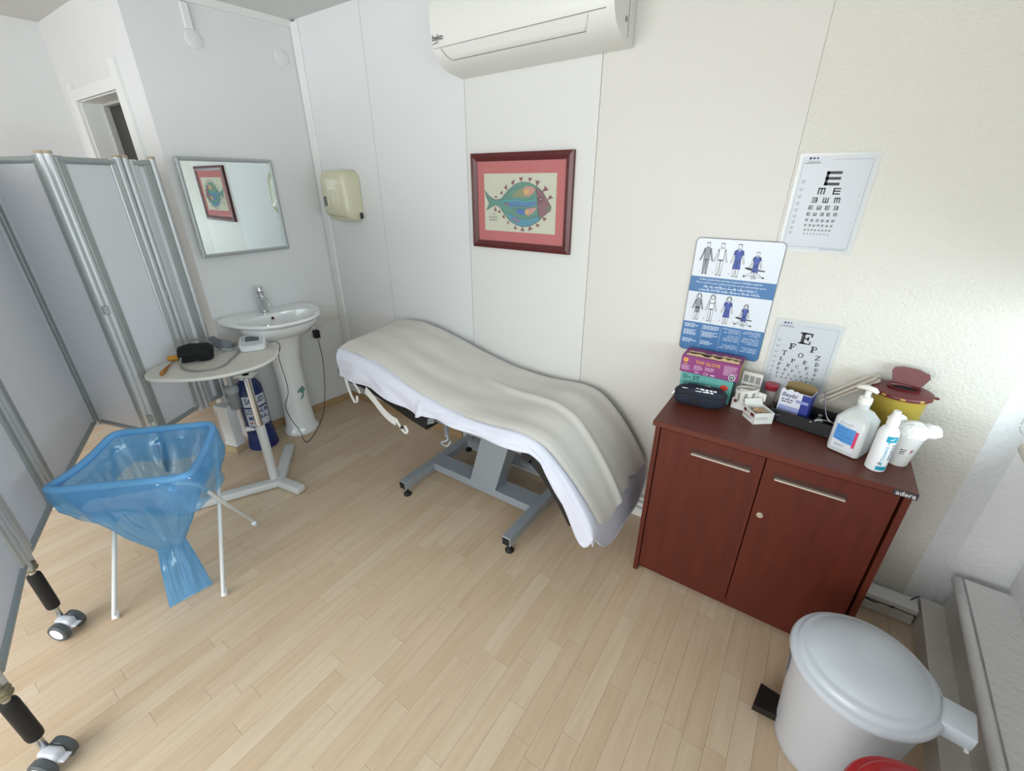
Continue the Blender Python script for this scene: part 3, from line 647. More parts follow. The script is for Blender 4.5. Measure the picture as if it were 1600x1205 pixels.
px0, px1, pz0, pz1 = FX0 + .078, FX1 - .082, FZ0 + .086, FZ1 - .090
obj('paper', MB().box(px0, px1, YP - .0012, YP, pz0, pz1), mat('paper_cream', '#cfc9b2', .8), fp_)
def pu(x, y): return (px0 + (x - 178) / 722 * (px1 - px0), pz1 - (y - 300) / 630 * (pz1 - pz0))
def pol(pts, k): return MB().flat([pu(*p) for p in pts], YP - .0012 - .0004 * k)
art = [('fish_body', '#4d8d77', 1, [(858, 640), (820, 570), (770, 480), (710, 430), (640, 395), (580, 388), (520, 405), (450, 460), (400, 520), (360, 570), (300, 582), (230, 540), (185, 480), (205, 560), (232, 620), (200, 700), (250, 665), (300, 637), (345, 660), (390, 730), (450, 810), (520, 850), (590, 868), (670, 850), (740, 800), (770, 760), (850, 680)]),
       ('fish_band', '#8a8b5e', 2, [(470, 530), (520, 480), (585, 440), (600, 520), (640, 545), (560, 550), (480, 545)]),
       ('fish_band', '#3f79b0', 2, [(420, 610), (520, 585), (620, 600), (715, 590), (718, 620), (640, 650), (560, 645), (470, 660), (430, 650)]),
       ('fish_band', '#3c9a9c', 3, [(360, 585), (450, 565), (560, 565), (640, 580), (710, 550), (712, 580), (620, 605), (520, 590), (420, 612), (330, 640)]),
       ('fish_band', '#2f5fb5', 3, [(510, 690), (570, 670), (605, 690), (600, 740), (560, 735), (520, 715)]),
       ('fish_band', '#3b8da6', 2, [(420, 730), (500, 750), (580, 790), (660, 780), (745, 740), (735, 790), (660, 850), (590, 866), (520, 848), (460, 800)]),
       ('fish_spot', '#8e6d86', 3, [(400, 605), (440, 605), (438, 645), (395, 640)]),
       ('fish_spot', '#7b7391', 4, [(470, 770), (520, 765), (560, 800), (540, 830), (490, 815)]),
       ('fish_petal', '#cf8f7d', 3, [(578, 470), (610, 435), (670, 435), (705, 460), (690, 500), (640, 540), (600, 530)]),
       ('fish_petal', '#c98f80', 4, [(600, 720), (620, 670), (725, 645), (700, 700), (640, 745)]),
       ('fish_dot', '#e0b04b', 5, [(590, 490), (615, 465), (645, 470), (650, 495), (625, 515), (600, 510)]),
       ('fish_dot', '#dfae55', 5, [(605, 700), (625, 680), (648, 690), (645, 715), (620, 725)]),
       ('fish_face', '#8a5158', 3, [(700, 445), (770, 480), (820, 570), (858, 640), (850, 680), (770, 752), (748, 745), (728, 640), (720, 540)]),
       ('fish_eye', '#6e2436', 5, [(730, 565), (745, 535), (770, 530), (782, 560), (775, 600), (745, 608)]),
       ('fish_eye_spark', '#d9c7c0', 6, [(752, 560), (760, 553), (766, 565), (758, 575)]),
       ('fish_chin', '#6f6a4f', 4, [(800, 650), (850, 630), (852, 680), (815, 690)])]
for nme, c, k, P in art: obj(nme, pol(P, k), mat('ink_' + c[1:], c, .8, var=.18, scale=60), fp_)
spk = [((540, 345), (583, 338), (566, 388)), ((630, 345), (675, 348), (648, 392)), ((703, 370), (748, 383), (715, 435)), ((795, 425), (830, 470), (770, 488)), ((843, 518), (873, 548), (818, 570)), ((500, 360), (460, 395), (490, 425)), ((415, 408), (390, 455), (428, 475)), ((372, 478), (345, 508), (375, 528)), ((288, 540), (320, 538), (303, 572)), ((298, 648), (278, 705), (312, 710)), ((345, 685), (320, 718), (352, 730)), ((390, 740), (365, 770), (398, 790)), ((430, 810), (415, 828), (447, 855)), ((510, 855), (487, 893), (524, 900)), ((575, 866), (562, 915), (607, 915)), ((650, 850), (640, 910), (685, 885)), ((715, 820), (755, 838), (727, 865)), ((778, 752), (824, 760), (792, 795))]
for P in spk: obj('fish_spike', pol(P, 2), mat('ink_maroon', '#7d3540', .8), fp_)
ink = MB()
def stroke(pts, wd=3.0, k=7):
    for a, b in zip(pts, pts[1:]):
        dx, dy = b[0] - a[0], b[1] - a[1]; l = max(1e-6, math.hypot(dx, dy)); nx, ny = -dy / l * wd / 2, dx / l * wd / 2
        ink.flat([pu(a[0] + nx, a[1] + ny), pu(b[0] + nx, b[1] + ny), pu(b[0] - nx, b[1] - ny), pu(a[0] - nx, a[1] - ny)], YP - .0012 - .0004 * k)
stroke(art[0][3] + art[0][3][:1], 4)
stroke([(360, 580), (430, 572), (540, 575), (620, 582), (700, 548)]); stroke([(350, 600), (420, 640), (520, 640), (600, 645), (715, 600)]); stroke([(480, 700), (520, 670), (600, 660), (720, 650)])
stroke([(410, 720), (470, 730), (540, 770), (620, 785), (745, 730)]); stroke([(715, 440), (725, 560), (735, 680), (748, 770)], 4); stroke([(400, 540), (470, 470), (560, 440)])
sgn = [[(270, 735), (280, 745), (285, 732), (300, 742), (290, 752)], [(225, 780), (240, 762), (238, 785), (250, 775), (255, 785)], [(262, 785), (272, 758), (280, 785), (290, 770), (298, 785), (310, 765), (325, 780)], [(230, 800), (240, 818), (250, 798), (258, 815), (270, 800), (280, 816), (292, 798), (305, 812), (325, 800)]]
for s_ in sgn: stroke(s_, 3)
obj('ink_lines', ink, mat('ink_dark', '#2a3432', .8), fp_, kind='stuff')
obj('glazing', MB().box(FX0 + .034, FX1 - .034, YB - .0175, YB - .0165, FZ0 + .034, FZ1 - .034), mat('picture_glass', '#fafcfc', .03, alpha=.05), fp_)

# paper towel dispenser
dp = thing('towel_dispenser', 'cream plastic paper-towel dispenser on the back wall near the corner', 'dispenser', (-2.575, YB, 1.37))
DX0, DX1, DZ0, DZ1 = -2.70, -2.455, 1.372, 1.672
mat('dispenser_cream', '#cbc7aa', .3, coat=.3)
def disp(u, v):
    a = 2 * pi * u
    n_ = 5; c = cos(a); s_ = sin(a); cx = abs(c) ** (2 / n_) * (1 if c > 0 else -1); cz = abs(s_) ** (2 / n_) * (1 if s_ > 0 else -1)
    dpt, sc_ = ((0, 1), (.06, 1.0), (.09, .985), (.108, .95), (.118, .86), (.122, .6), (.1225, 0))[int(round(v * 6))]
    x = (DX0 + DX1) / 2 + cx * (DX1 - DX0) / 2 * sc_; z = (DZ0 + DZ1) / 2 + cz * (DZ1 - DZ0) / 2 * sc_
    if z < DZ0 + .06: dpt *= (1 - .25 * (DZ0 + .06 - z) / .06)
    return (x, YB - .002 - dpt, z)
obj('cover', MB().grid(disp, 48, 7, True), 'dispenser_cream', dp, smooth=50)
obj('window_slot', MB().rbox(-2.668, -2.640, YB - .1275, YB - .12, 1.465, 1.520, .002, 1), mat('slot_grey', '#55575a', .3), dp)
obj('crease', MB().tube([(-2.612, YB - .1235, 1.435), (-2.62, YB - .1245, 1.51), (-2.634, YB - .1235, 1.58)], .0028, 6), 'dispenser_cream', dp, smooth=True)
obj('raised_panel', MB().rbox(-2.60, -2.545, YB - .127, YB - .115, 1.445, 1.56, .006, 2), 'dispenser_cream', dp, smooth=40)
obj('base_seam', MB().tube([(DX0 + .008, YB - .108, 1.418), (-2.60, YB - .119, 1.408), (-2.50, YB - .110, 1.402), (DX1 - .004, YB - .07, 1.418)], .0015, 5), mat('seam_olive', '#8f8c70', .6), dp)
obj('latch', MB().rbox(DX1 - .002, DX1 + .006, YB - .03, YB - .012, 1.39, 1.425, .002, 1), 'black_plastic', dp)

# eye charts and gown notice
def rot_e(mb, cx, cz, s_, ang, y):
    R_ = ((-.5, -.5, -.3, .5), (-.5, .5, .3, .5), (-.5, .5, -.1, .1), (-.5, .5, -.5, -.3), (-.5, -.3, -.5, .5))[1:]
    for x0, x1, z0, z1 in R_:
        P = []
        for x, z in ((x0, z0), (x1, z0), (x1, z1), (x0, z1)):
            P.append((cx + s_ * (x * cos(ang) - z * sin(ang)), cz + s_ * (x * sin(ang) + z * cos(ang))))
        mb.flat(P, y)
def arc(mb, cx, cz, rx, rz, t_, a0_, a1_, y, n=12):
    for k in range(n):
        a, b = radians(a0_ + (a1_ - a0_) * k / n), radians(a0_ + (a1_ - a0_) * (k + 1) / n)
        mb.flat([(cx + rx * cos(a), cz + rz * sin(a)), (cx + rx * cos(b), cz + rz * sin(b)), (cx + (rx - t_) * cos(b), cz + (rz - t_ * .7) * sin(b)), (cx + (rx - t_) * cos(a), cz + (rz - t_ * .7) * sin(a))], y)
def slabletter(mb, ch, cx, cz, h, y):
    t_, th = .2 * h, .1 * h; x0, x1, z0, z1 = cx - .42 * h, cx + .42 * h, cz - .5 * h, cz + .5 * h
    def R(a, b, c, e): mb.rect(cx + a * h, cx + b * h, cz + c * h, cz + e * h, y)
    if ch in 'EFPLTD':
        if ch != 'T': R(-.32, -.06, -.5, .5); R(-.46, .06, .37, .5); R(-.46, .06, -.5, -.37)
        if ch in 'EF': R(-.1, .46, .37, .5); R(.33, .46, .17, .4); R(-.1, .24, -.065, .065); R(.12, .24, -.18, .18)
        if ch == 'E': R(-.1, .42, -.5, -.4); R(.32, .42, -.4, -.2)
        if ch == 'L': R(-.1, .42, -.5, -.4); R(.32, .42, -.4, -.15)
        if ch == 'T': R(-.10, .10, -.5, .5); R(-.42, .42, .4, .5); R(-.42, -.32, .2, .4); R(.32, .42, .2, .4); R(-.2, .2, -.5, -.4)
        if ch == 'P': R(-.1, .12, .4, .5); R(-.1, .12, -.08, .02); arc(mb, cx + .12 * h, cz + .21 * h, .30 * h, .29 * h, .17 * h, -90, 90, y)
        if ch == 'D': R(-.1, .06, .4, .5); R(-.1, .06, -.5, -.4); arc(mb, cx + .06 * h, cz, .38 * h, .5 * h, .18 * h, -90, 90, y)
    elif ch == 'O': arc(mb, cx, cz, .45 * h, .5 * h, .17 * h, 0, 360, y, 20)
    elif ch == 'C': arc(mb, cx, cz, .45 * h, .5 * h, .17 * h, 45, 315, y, 16); R(.25, .34, .15, .5)
    elif ch == 'Z':
        R(-.40, .40, .4, .5); R(-.40, .40, -.5, -.4); R(-.4, -.3, .2, .4); R(.3, .4, -.4, -.2)
        mb.flat([(cx - .4 * h, cz - .4 * h), (cx - .16 * h, cz - .4 * h), (cx + .4 * h, cz + .4 * h), (cx + .16 * h, cz + .4 * h)], y)
def chart(label, x0, x1, z0, z1, tumbling):
    t = thing('eye_chart', label, 'eye chart', ((x0 + x1) / 2, YB, z0), 0, 'eye charts on the back wall')
    obj('lamination', MB().box(x0, x1, YB - .002, YB - .0006, z0, z1), mat('lamination', '#c8cac6', .2), t)
    a, b, c, e = x0 + .008, x1 - .008, z0 + .008, z1 - .008; y = YB - .0026
    obj('sheet', MB().box(a, b, YB - .0024, YB - .002, c, e), mat('chart_paper', '#c0c4c8', .3), t)
    ln = MB(); g = .0007; l0, l1, b0, t0 = a + .006, b - .008, c + .010, e - .012
    ln.rect(l0, l0 + g, b0, t0 - .008, y); ln.rect(l0, l1, b0, b0 + g, y); ln.rect(l1, l1 + g, b0, t0, y); ln.rect(a + .09, l1, t0, t0 + g, y)
    ln.flat([(l0, t0 - .008), (l0 + .001, t0 - .008), (l0 + .019, t0 + .004), (l0 + .018, t0 + .004)], y)
    obj('border_line', ln, mat('print_border', '#5b6166', .6), t)
    lg_ = MB()
    for k, r3 in enumerate((.0038, .0034, .003)): lg_.flat([(a + .024 + k * .010 + r3 * cos(q * pi / 6), e - .007 + r3 * sin(q * pi / 6)) for q in range(12)], y)
    obj('logo_dots', lg_, mat('logo_navy', '#34386f', .6), t)
    obj('logo_text', MB().text('doctor.in', a + .036, e - .0165, .009, y, shear=.2).rect(l0 + .004, a + .056, e - .0225, e - .0205, y), mat('print_border'), t)
    side = MB(); rr = random.Random(5)
    for k in range(9):
        zz = e - .075 - k * .0245 * (1 - .02 * k)
        side.text(('20/200', '20/100', '20/70', '20/50', '20/40', '20/30', '20/25', '20/20', '20/15')[k], l0 + .013, zz, .0055, y).rect(l0 + .009, l0 + .017, zz - .0065, zz - .0045, y)
        side.rect(l1 - .010, l1 - .0085, zz - .001, zz + .001, y)
    obj('line_marks', side, mat('print_border'), t)
    obj('footer', MB().rect(b - .085, b - .009, c + .005, c + .0062, y), mat('print_border'), t)
    cx = (a + b) / 2 + .003; L_ = MB()
    if tumbling:
        rows = [(e - .068, .043, [(0, 0)]), (e - .107, .0205, [(-.023, 1), (.020, 0)]), (e - .135, .0165, [(-.036, 2), (-.004, 3), (.028, 1)]), (e - .159, .013, [(-.041, 0), (-.017, 3), (.007, 0), (.031, 2)]),
                (e - .180, .0105, [(-.043, 0), (-.024, 3), (-.004, 2), (.015, 0), (.034, 1)]), (e - .200, .0085, [(-.044 + .0155 * k, (1, 2, 2, 3, 3, 0)[k]) for k in range(6)]),
                (e - .2165, .0068, [(-.043 + .0125 * k, (0, 2, 3, 1, 0, 3, 2)[k]) for k in range(7)]), (e - .2315, .0055, [(-.042 + .0105 * k, (3, 2, 1, 3, 2, 3, 1, 0)[k]) for k in range(8)]), (e - .2445, .0038, [(-.041 + .010 * k, k % 4) for k in range(8)])]
        for zz, s_, it in rows:
            for dx, q in it: rot_e(L_, cx + dx - .003, zz, s_, {0: 0, 1: -pi / 2, 2: pi, 3: pi / 2}[q], y)
    else:
        rows = [(e - .058, .038, 'E', 0), (e - .096, .020, 'FP', .066), (e - .126, .0165, 'TOZ', .052), (e - .152, .0125, 'LPED', .037), (e - .174, .011, 'PECFD', .029), (e - .194, .0088, 'EDFCZP', .0235), (e - .212, .0072, 'FELOPZD', .019), (e - .228, .006, 'DEFPOTEC', .016)]
        for zz, s_, tx, dx in rows:
            for k, ch in enumerate(tx): slabletter(L_, ch, cx + (k - (len(tx) - 1) / 2) * dx * 1.06 - .002, zz, s_ * 1.18, y)
    obj('letters', L_, mat('print_black'), t)
chart('laminated eye chart of tumbling E symbols, upper of the two', -.129, .091, 1.373, 1.688, True)
chart('laminated eye chart of serif letters topped by large E, behind the swab box', -.074, .146, .815, 1.128, False)

gn = thing('gown_notice', 'blue and white rounded notice showing how to put on the examination gown', 'notice', (-.258, YB - .006, .935))
NX0, NX1, NZ0, NZ1 = -.413, -.102, .937, 1.401; NY = YB - .0075
nb = obj('board', MB().prism(rrect(NX0, NX1, NZ0, NZ1, .016), NY, YB - .003), mat('notice_white', '#d3d8de', .3), gn)
obj('board_edge', MB().tube([(x, NY + .001, z) for x, z in rrect(NX0, NX1, NZ0, NZ1, .016)], .0014, 5, closed=True), mat('notice_edge', '#4a5058', .4), gn)
yn = NY - .0004
obj('blue_band', MB().rect(NX0, NX1, 1.190, 1.252, yn), mat('notice_blue', '#3f6f9f', .35), gn)
obj('blue_panel', MB().flat(rrect(NX0, NX1, NZ0, NZ0 + .032, .016)[:0] + [(NX0 + .016 - .016 * cos(radians(a)), NZ0 + .016 - .016 * sin(radians(a))) for a in range(0, 91, 15)] + [(NX1 - .016 + .016 * sin(radians(a)), NZ0 + .016 - .016 * cos(radians(a))) for a in range(0, 91, 15)] + [(NX1, 1.062), (NX0, 1.062)], yn), mat('notice_blue'), gn)
nt_ = MB(); yt = yn - .0004
nt_.text('Lütfen giysilerinizi çıkartıp muayene önlüğünü giyiniz.', -.262, 1.2425, .0108, yt).text('Please remove your clothes and put on the examination gown.', -.259, 1.2295, .0102, yt)
def arabic(mb, x0, x1, z, h, r, y):
    x = x0
    while x < x1:
        l = h * (1.2 + 2.2 * r.random()); l = min(l, x1 - x)
        mb.rect(x, x + l, z - h * .12, z + h * .06, y)
        for q in range(int(l / h * 1.6) + 1):
            xx = x + r.random() * l; hh = h * (.25 + .5 * r.random()); mb.rect(xx, xx + h * .12, z, z + hh, y)
            if r.random() < .5: mb.rect(xx + h * .2, xx + h * .36, z - h * .42, z - h * .27, y)
        x += l + h * .35
ra = random.Random(21)
arabic(nt_, -.36, -.165, 1.2135, .012, ra, yt); arabic(nt_, -.375, -.145, 1.200, .012, ra, yt)
for k, xa in enumerate((-.405, -.330, -.255, -.180)):
    xb = xa + .066
    for z0_, nl in ((1.052, 3), (1.025, 4), (.985, 3)):
        if k < 2: lines(nt_, xa, xb, z0_, .0062, nl, .0028, yt, ra, jit=.5)
        else:
            for q in range(nl): arabic(nt_, xa + .03 * ra.random(), xb, z0_ - q * .0072, .006, ra, yt)
    if k: nt_.rect(xa - .0045, xa - .0039, .945, 1.056, yt)
obj('notice_text', nt_, mat('notice_print', '#d9e2ec', .5), gn)
SK, GR, BL, BK = mat('fig_outline', '#e2e4e6', .5), mat('fig_grey', '#8d9197', .5), mat('fig_blue', '#4456a3', .5), mat('fig_black', '#26272b', .5)
def fig(x, zb, zt, style, fem):
    H_ = zt - zb; y = yn - .0003
    def S(pts, k): return [(x + a * H_, zb + b * H_) for a, b in pts]
    out = MB(); body = MB(); cl = MB(); dk = MB()
    sit = style == 'sit'
    headp = [(-.035, .84), (.035, .84), (.045, .90), (.04, .97), (-.04, .97), (-.045, .90)]
    torso = [(-.10, .80), (-.03, .83), (.03, .83), (.10, .80), (.075, .60), (.08, .46), (-.08, .46), (-.075, .60)]
    la = [(-.10, .80), (-.075, .74), (-.12, .56), (-.17, .42), (-.20, .42), (-.15, .60)]
    ra_ = [(-a, b) for a, b in la]
    ll = [(-.08, .47), (-.005, .47), (-.02, .02), (-.065, .02)]; rl = [(-a, b) for a, b in ll]
    if style == 'bare_foot': pass
    ll2 = [(a, b) for a, b in ll]
    def oline(poly):
        for a, b in zip(poly, poly[1:] + poly[:1]):
            dx, dz = b[0] - a[0], b[1] - a[1]; l = max(1e-6, math.hypot(dx, dz)); nx, nz = -dz / l * .0005, dx / l * .0005
            dk.flat([(a[0] + nx, a[1] + nz), (b[0] + nx, b[1] + nz), (b[0] - nx, b[1] - nz), (a[0] - nx, a[1] - nz)], y - .0009)
    for p in (headp, torso, la, ra_, ll, rl):
        P = S(p, 0); body.flat(P, y); oline(P)
    for sx_ in (-1, 1): dk.flat(S([(sx_ * .01, .015), (sx_ * .08, .0), (sx_ * .085, .012), (sx_ * .06, .03)], 0), y - .0009)
    if fem: oline(S([(-.07, .86), (-.05, .99), (.05, .99), (.07, .86), (.11, .86), (.04, 1.02), (-.04, 1.02), (-.11, .86)], 0))
    else: dk.flat(S([(-.055, .965), (.055, .965), (.05, .985), (-.05, .985)], 0), y - .0009)
    m_ = None
    if style == 'suit':
        cl.flat(S(torso, 0), y - .0005).flat(S(la, 0), y - .0005).flat(S(ra_, 0), y - .0005); m_ = GR
        if fem: cl.flat(S([(-.085, .5), (.085, .5), (.09, .28), (-.09, .28)], 0), y - .0005)
        else: cl.flat(S(ll, 0), y - .0005).flat(S(rl, 0), y - .0005)
    elif style == 'under':
        cl.flat(S([(-.08, .50), (.08, .50), (.0, .42)], 0), y - .0005); m_ = GR
        if fem: cl.flat(S([(-.08, .72), (.08, .72), (.06, .67), (-.06, .67)], 0), y - .0005)
    else:
        cl.flat(S([(-.13, .79), (-.03, .83), (0, .76), (.03, .83), (.13, .79), (.15, .66), (.10, .66), (.085, .55), (.115, .24), (-.115, .24), (-.085, .55), (-.10, .66), (-.15, .66)], 0), y - .0005); m_ = BL
        cl2 = S([(-.09, .53), (.09, .53), (.09, .515), (-.09, .515)], 0); dk.flat(cl2, y - .0009)
    if sit:
        dk.flat(S([(-.36, .36), (-.30, .41), (.30, .33), (.36, .34), (.33, .29), (-.2, .31)], 0), y - .0002)
        for a, b in (((-.3, .1), (.3, .07)),): oline(S([a, b, (.0, .3)], 0))
        for a in (-.32, .33): dk.flat([(x + a * H_ + .0035 * cos(q), zb + .07 * H_ + .0035 * sin(q)) for q in [k * pi / 4 for k in range(8)]], y - .0009)
    g = obj('figure', body, SK, gn)
    obj('garment', cl, m_, g); obj('outline', dk, BK, g)
for k, (xx, stl) in enumerate(((-.366, 'suit'), (-.313, 'under'), (-.252, 'gown'), (-.186, 'sit'))):
    drop = .010 if stl == 'sit' else 0
    fig(xx, 1.262 + .0, 1.388 - drop * 2.4, stl, False)
for k, (xx, stl) in enumerate(((-.366, 'suit'), (-.313, 'under'), (-.252, 'gown'), (-.186, 'sit'))):
    fig(xx, 1.072, 1.183 - (.022 if stl == 'sit' else 0), stl, True)
nm = MB()
for k, xx in enumerate((-.385, -.335, -.275, -.222)):
    nm.text(str(k + 1), xx, 1.272, .009, yn - .0005).text(str(k + 1), xx, 1.083, .009, yn - .0005)
obj('step_numbers', nm, BK, gn)

# ================================================================== on the basin wall
mr = thing('wall_mirror', 'square mirror with flat grey frame above the basin', 'mirror', lw(.54, 0, 1.2))
A1 = radians(1.25); mc = lw(.5425, .022, 0)
FMr = Matrix(((sin(A1), -cos(A1), 0, mc.x), (cos(A1), sin(A1), 0, mc.y), (0, 0, 1, 0), (0, 0, 0, 1)))
for q in mitre(-.2575, .2575, 1.203, 1.724, .020, .004, -.012):
    q.v = [FMr @ p for p in q.v]; obj('frame_bar', q, 'grey_trim', mr)
obj('glass', MB().box(-.242, .242, -.006, -.002, 1.218, 1.709, FMr), mat('mirror_glass', '#e4eded', .015, metal=1.), mr)
for s_, z in ((.545, 2.272), (.093, 2.268)):
    pt = thing('cover_plate', 'round white blank cover plate below the short conduit' if s_ > .3 else 'round white blank cover plate near the ceiling corner', 'cover plate', lw(s_, 0, z), 0, 'round wall cover plates')
    obj('disc', MB().lathe([(0, .005), (.036, .005), (.040, .0035), (.041, 0)], n=32, M=FL @ T(-s_, 0, z) @ Matrix.Rotation(pi / 2, 4, 'X')), 'paint_white', pt, smooth=40)
cd = thing('cable_conduit', 'short white cable conduit running up to the ceiling', 'conduit', lw(.555, 0, 2.31))
obj('channel', MB().rbox(-.573, -.539, -.014, 0, 2.31, 2.42, .002, 1, FL), 'trim_white', cd)

# wash basin
wbn = thing('wash_basin', 'white ceramic pedestal wash basin on the left wall', 'wash basin', lw(.545, .2, 0))
SCn, SW2, SD = -.545, .290, .455
def bas(u, v):
    # v: 0 outer bottom .. outer rim .. inner rim .. bowl bottom
    a = 2 * pi * u
    def outl(k, zz, yoff=0., bk=0.):
        c, s_ = cos(a), sin(a)
        x = SCn + SW2 * k * (abs(c) ** .85) * (1 if c > 0 else -1)
        if s_ < 0: y = -.10 - (SD - .10) * k * (-s_) - yoff
        else: y = -.10 + (.10 - bk) * (s_ ** .55) * min(1, k * 1.02)
        return FL @ Vector((x, y, zz))
    i = int(round(v * 10))
    return [lambda: outl(.34, .66), lambda: outl(.46, .72), lambda: outl(.66, .775), lambda: outl(.93, .812), lambda: outl(1.0, .832), lambda: outl(.985, .845), lambda: outl(.93, .846), lambda: inner(a, .86, .838), lambda: inner(a, .80, .79), lambda: inner(a, .6, .73), lambda: inner(a, .0, .715)][i]()
def inner(a, k, zz):
    c, s_ = cos(a), sin(a)
    x = SCn + SW2 * k * c; y = -.245 - (.175 * k / .86) * (-s_) if s_ < 0 else -.245 + (.105 * k / .86) * s_
    return FL @ Vector((x, y, zz))
obj('bowl', MB().grid(bas, 64, 11, True), 'white_ceramic', wbn, smooth=60)
pp_ = [(.115, 0), (.118, .012), (.112, .03), (.098, .05), (.088, .2), (.083, .4), (.088, .55), (.11, .66), (.13, .72)]
obj('pedestal', MB().lathe(pp_, n=40, M=FL @ T(-.53, -.17, 0), sx=1.0, sy=.92), 'white_ceramic', wbn, smooth=50)
obj('overflow_ring', MB().lathe([(.007, 0), (.0125, 0), (.013, .004), (.008, .004)], n=20, M=FL @ T(-.545, -.15, .812) @ Matrix.Rotation(radians(68), 4, 'X')), 'chrome', wbn, smooth=40)
obj('overflow_hole', MB().lathe([(0, .003), (.0078, .003), (.0078, .0045), (0, .0045)], n=16, M=FL @ T(-.545, -.15, .812) @ Matrix.Rotation(radians(68), 4, 'X')), mat('hole_black'), wbn)
obj('drain', MB().lathe([(.0, .003), (.02, .003), (.024, 0)], n=20, M=FL @ T(-.545, -.24, .718)), 'chrome', wbn, smooth=40)
def pedw(x, z): 
    rr_ = interp([(.2, .088), (.4, .083)], z - .03) * 1.025; a = x / rr_ + .22; z += .02
    return FL @ Vector((-.53 + rr_ * sin(a), -.17 - rr_ * .92 * cos(a), z))
dol = [(-.03, .285), (-.026, .302), (-.010, .315), (.006, .322), (.012, .332), (.018, .320), (.032, .305), (.034, .292), (.02, .285), (.012, .262), (.004, .245), (-.016, .236), (-.022, .240), (-.004, .256), (.002, .278), (-.012, .29)]
obj('dolphin_sticker', MB().add([pedw(*p) for p in dol], [tuple(range(len(dol)))]), mat('sticker_teal', '#456f86', .4, var=.5, scale=60, col2='#7fae8f'), wbn)
fc = thing('basin_tap', 'chrome lever mixer tap on the wash basin', 'tap', lw(.548, .06, .845))
FM = FL @ T(-.548, -.055, .845)
obj('body', MB().lathe([(0, 0), (.028, 0), (.028, .006), (.023, .009), (.022, .118), (.0225, .12)], n=24, M=FM), 'chrome', fc, smooth=40)
obj('head', MB().lathe([(.0225, .121), (.023, .124), (.023, .152), (.019, .157), (0, .158)], n=24, M=FM), 'chrome', fc, smooth=40)
obj('spout', MB().tube([FM @ Vector(p) for p in ((0, -.01, .085), (0, -.05, .088), (0, -.085, .08), (0, -.105, .062), (0, -.112, .045))], .013, 12), 'chrome', fc, smooth=50)
obj('lever', MB().tube([FM @ Vector(p) for p in ((.0, -.01, .14), (.0, -.05, .147), (0, -.07, .148))], .0055, 8), 'chrome', fc, smooth=50)
so = thing('wall_socket', 'white round wall socket beside the basin pedestal', 'socket', lw(.235, 0, .61))
obj('plate', MB().lathe([(0, .010), (.036, .010), (.04, .006), (.041, 0)], n=28, M=FL @ T(-.24, 0, .612) @ Matrix.Rotation(pi / 2, 4, 'X')), 'white_plastic', so, smooth=40)
ad = thing('power_adapter', 'black plug-in adapter with thin cable trailing to the monitor', 'adapter', lw(.229, .03, .6))
obj('plug', MB().rbox(-.249, -.209, -.055, -.011, .572, .632, .008, 2, FL), 'black_plastic', ad, smooth=40)
obj('red_mark', MB().box(-.222, -.212, -.0556, -.05, .572, .580, FL), mat('lid_red'), ad)
cord = [(-2.575, 1.215, .738), (-2.555, 1.25, .735), (-2.555, 1.262, .70), (-2.588, 1.256, .62), (-2.587, 1.265, .465), (-2.587, 1.259, .378), (-2.59, 1.225, .299), (-2.60, 1.245, .195), (-2.59, 1.28, .085), (-2.586, 1.29, .008), (-2.565, 1.307, .004), (-2.647, 1.424, .006), (-2.82, 1.60, .02), (-2.845, 1.655, .15), (-2.852, 1.671, .219), (-2.845, 1.69, .397), (-2.846, 1.69, .496), (-2.846, 1.687, .575)]
obj('cable', MB().tube(smoothpath(cord, 8), .0024, 6), 'black_plastic', ad, smooth=True)

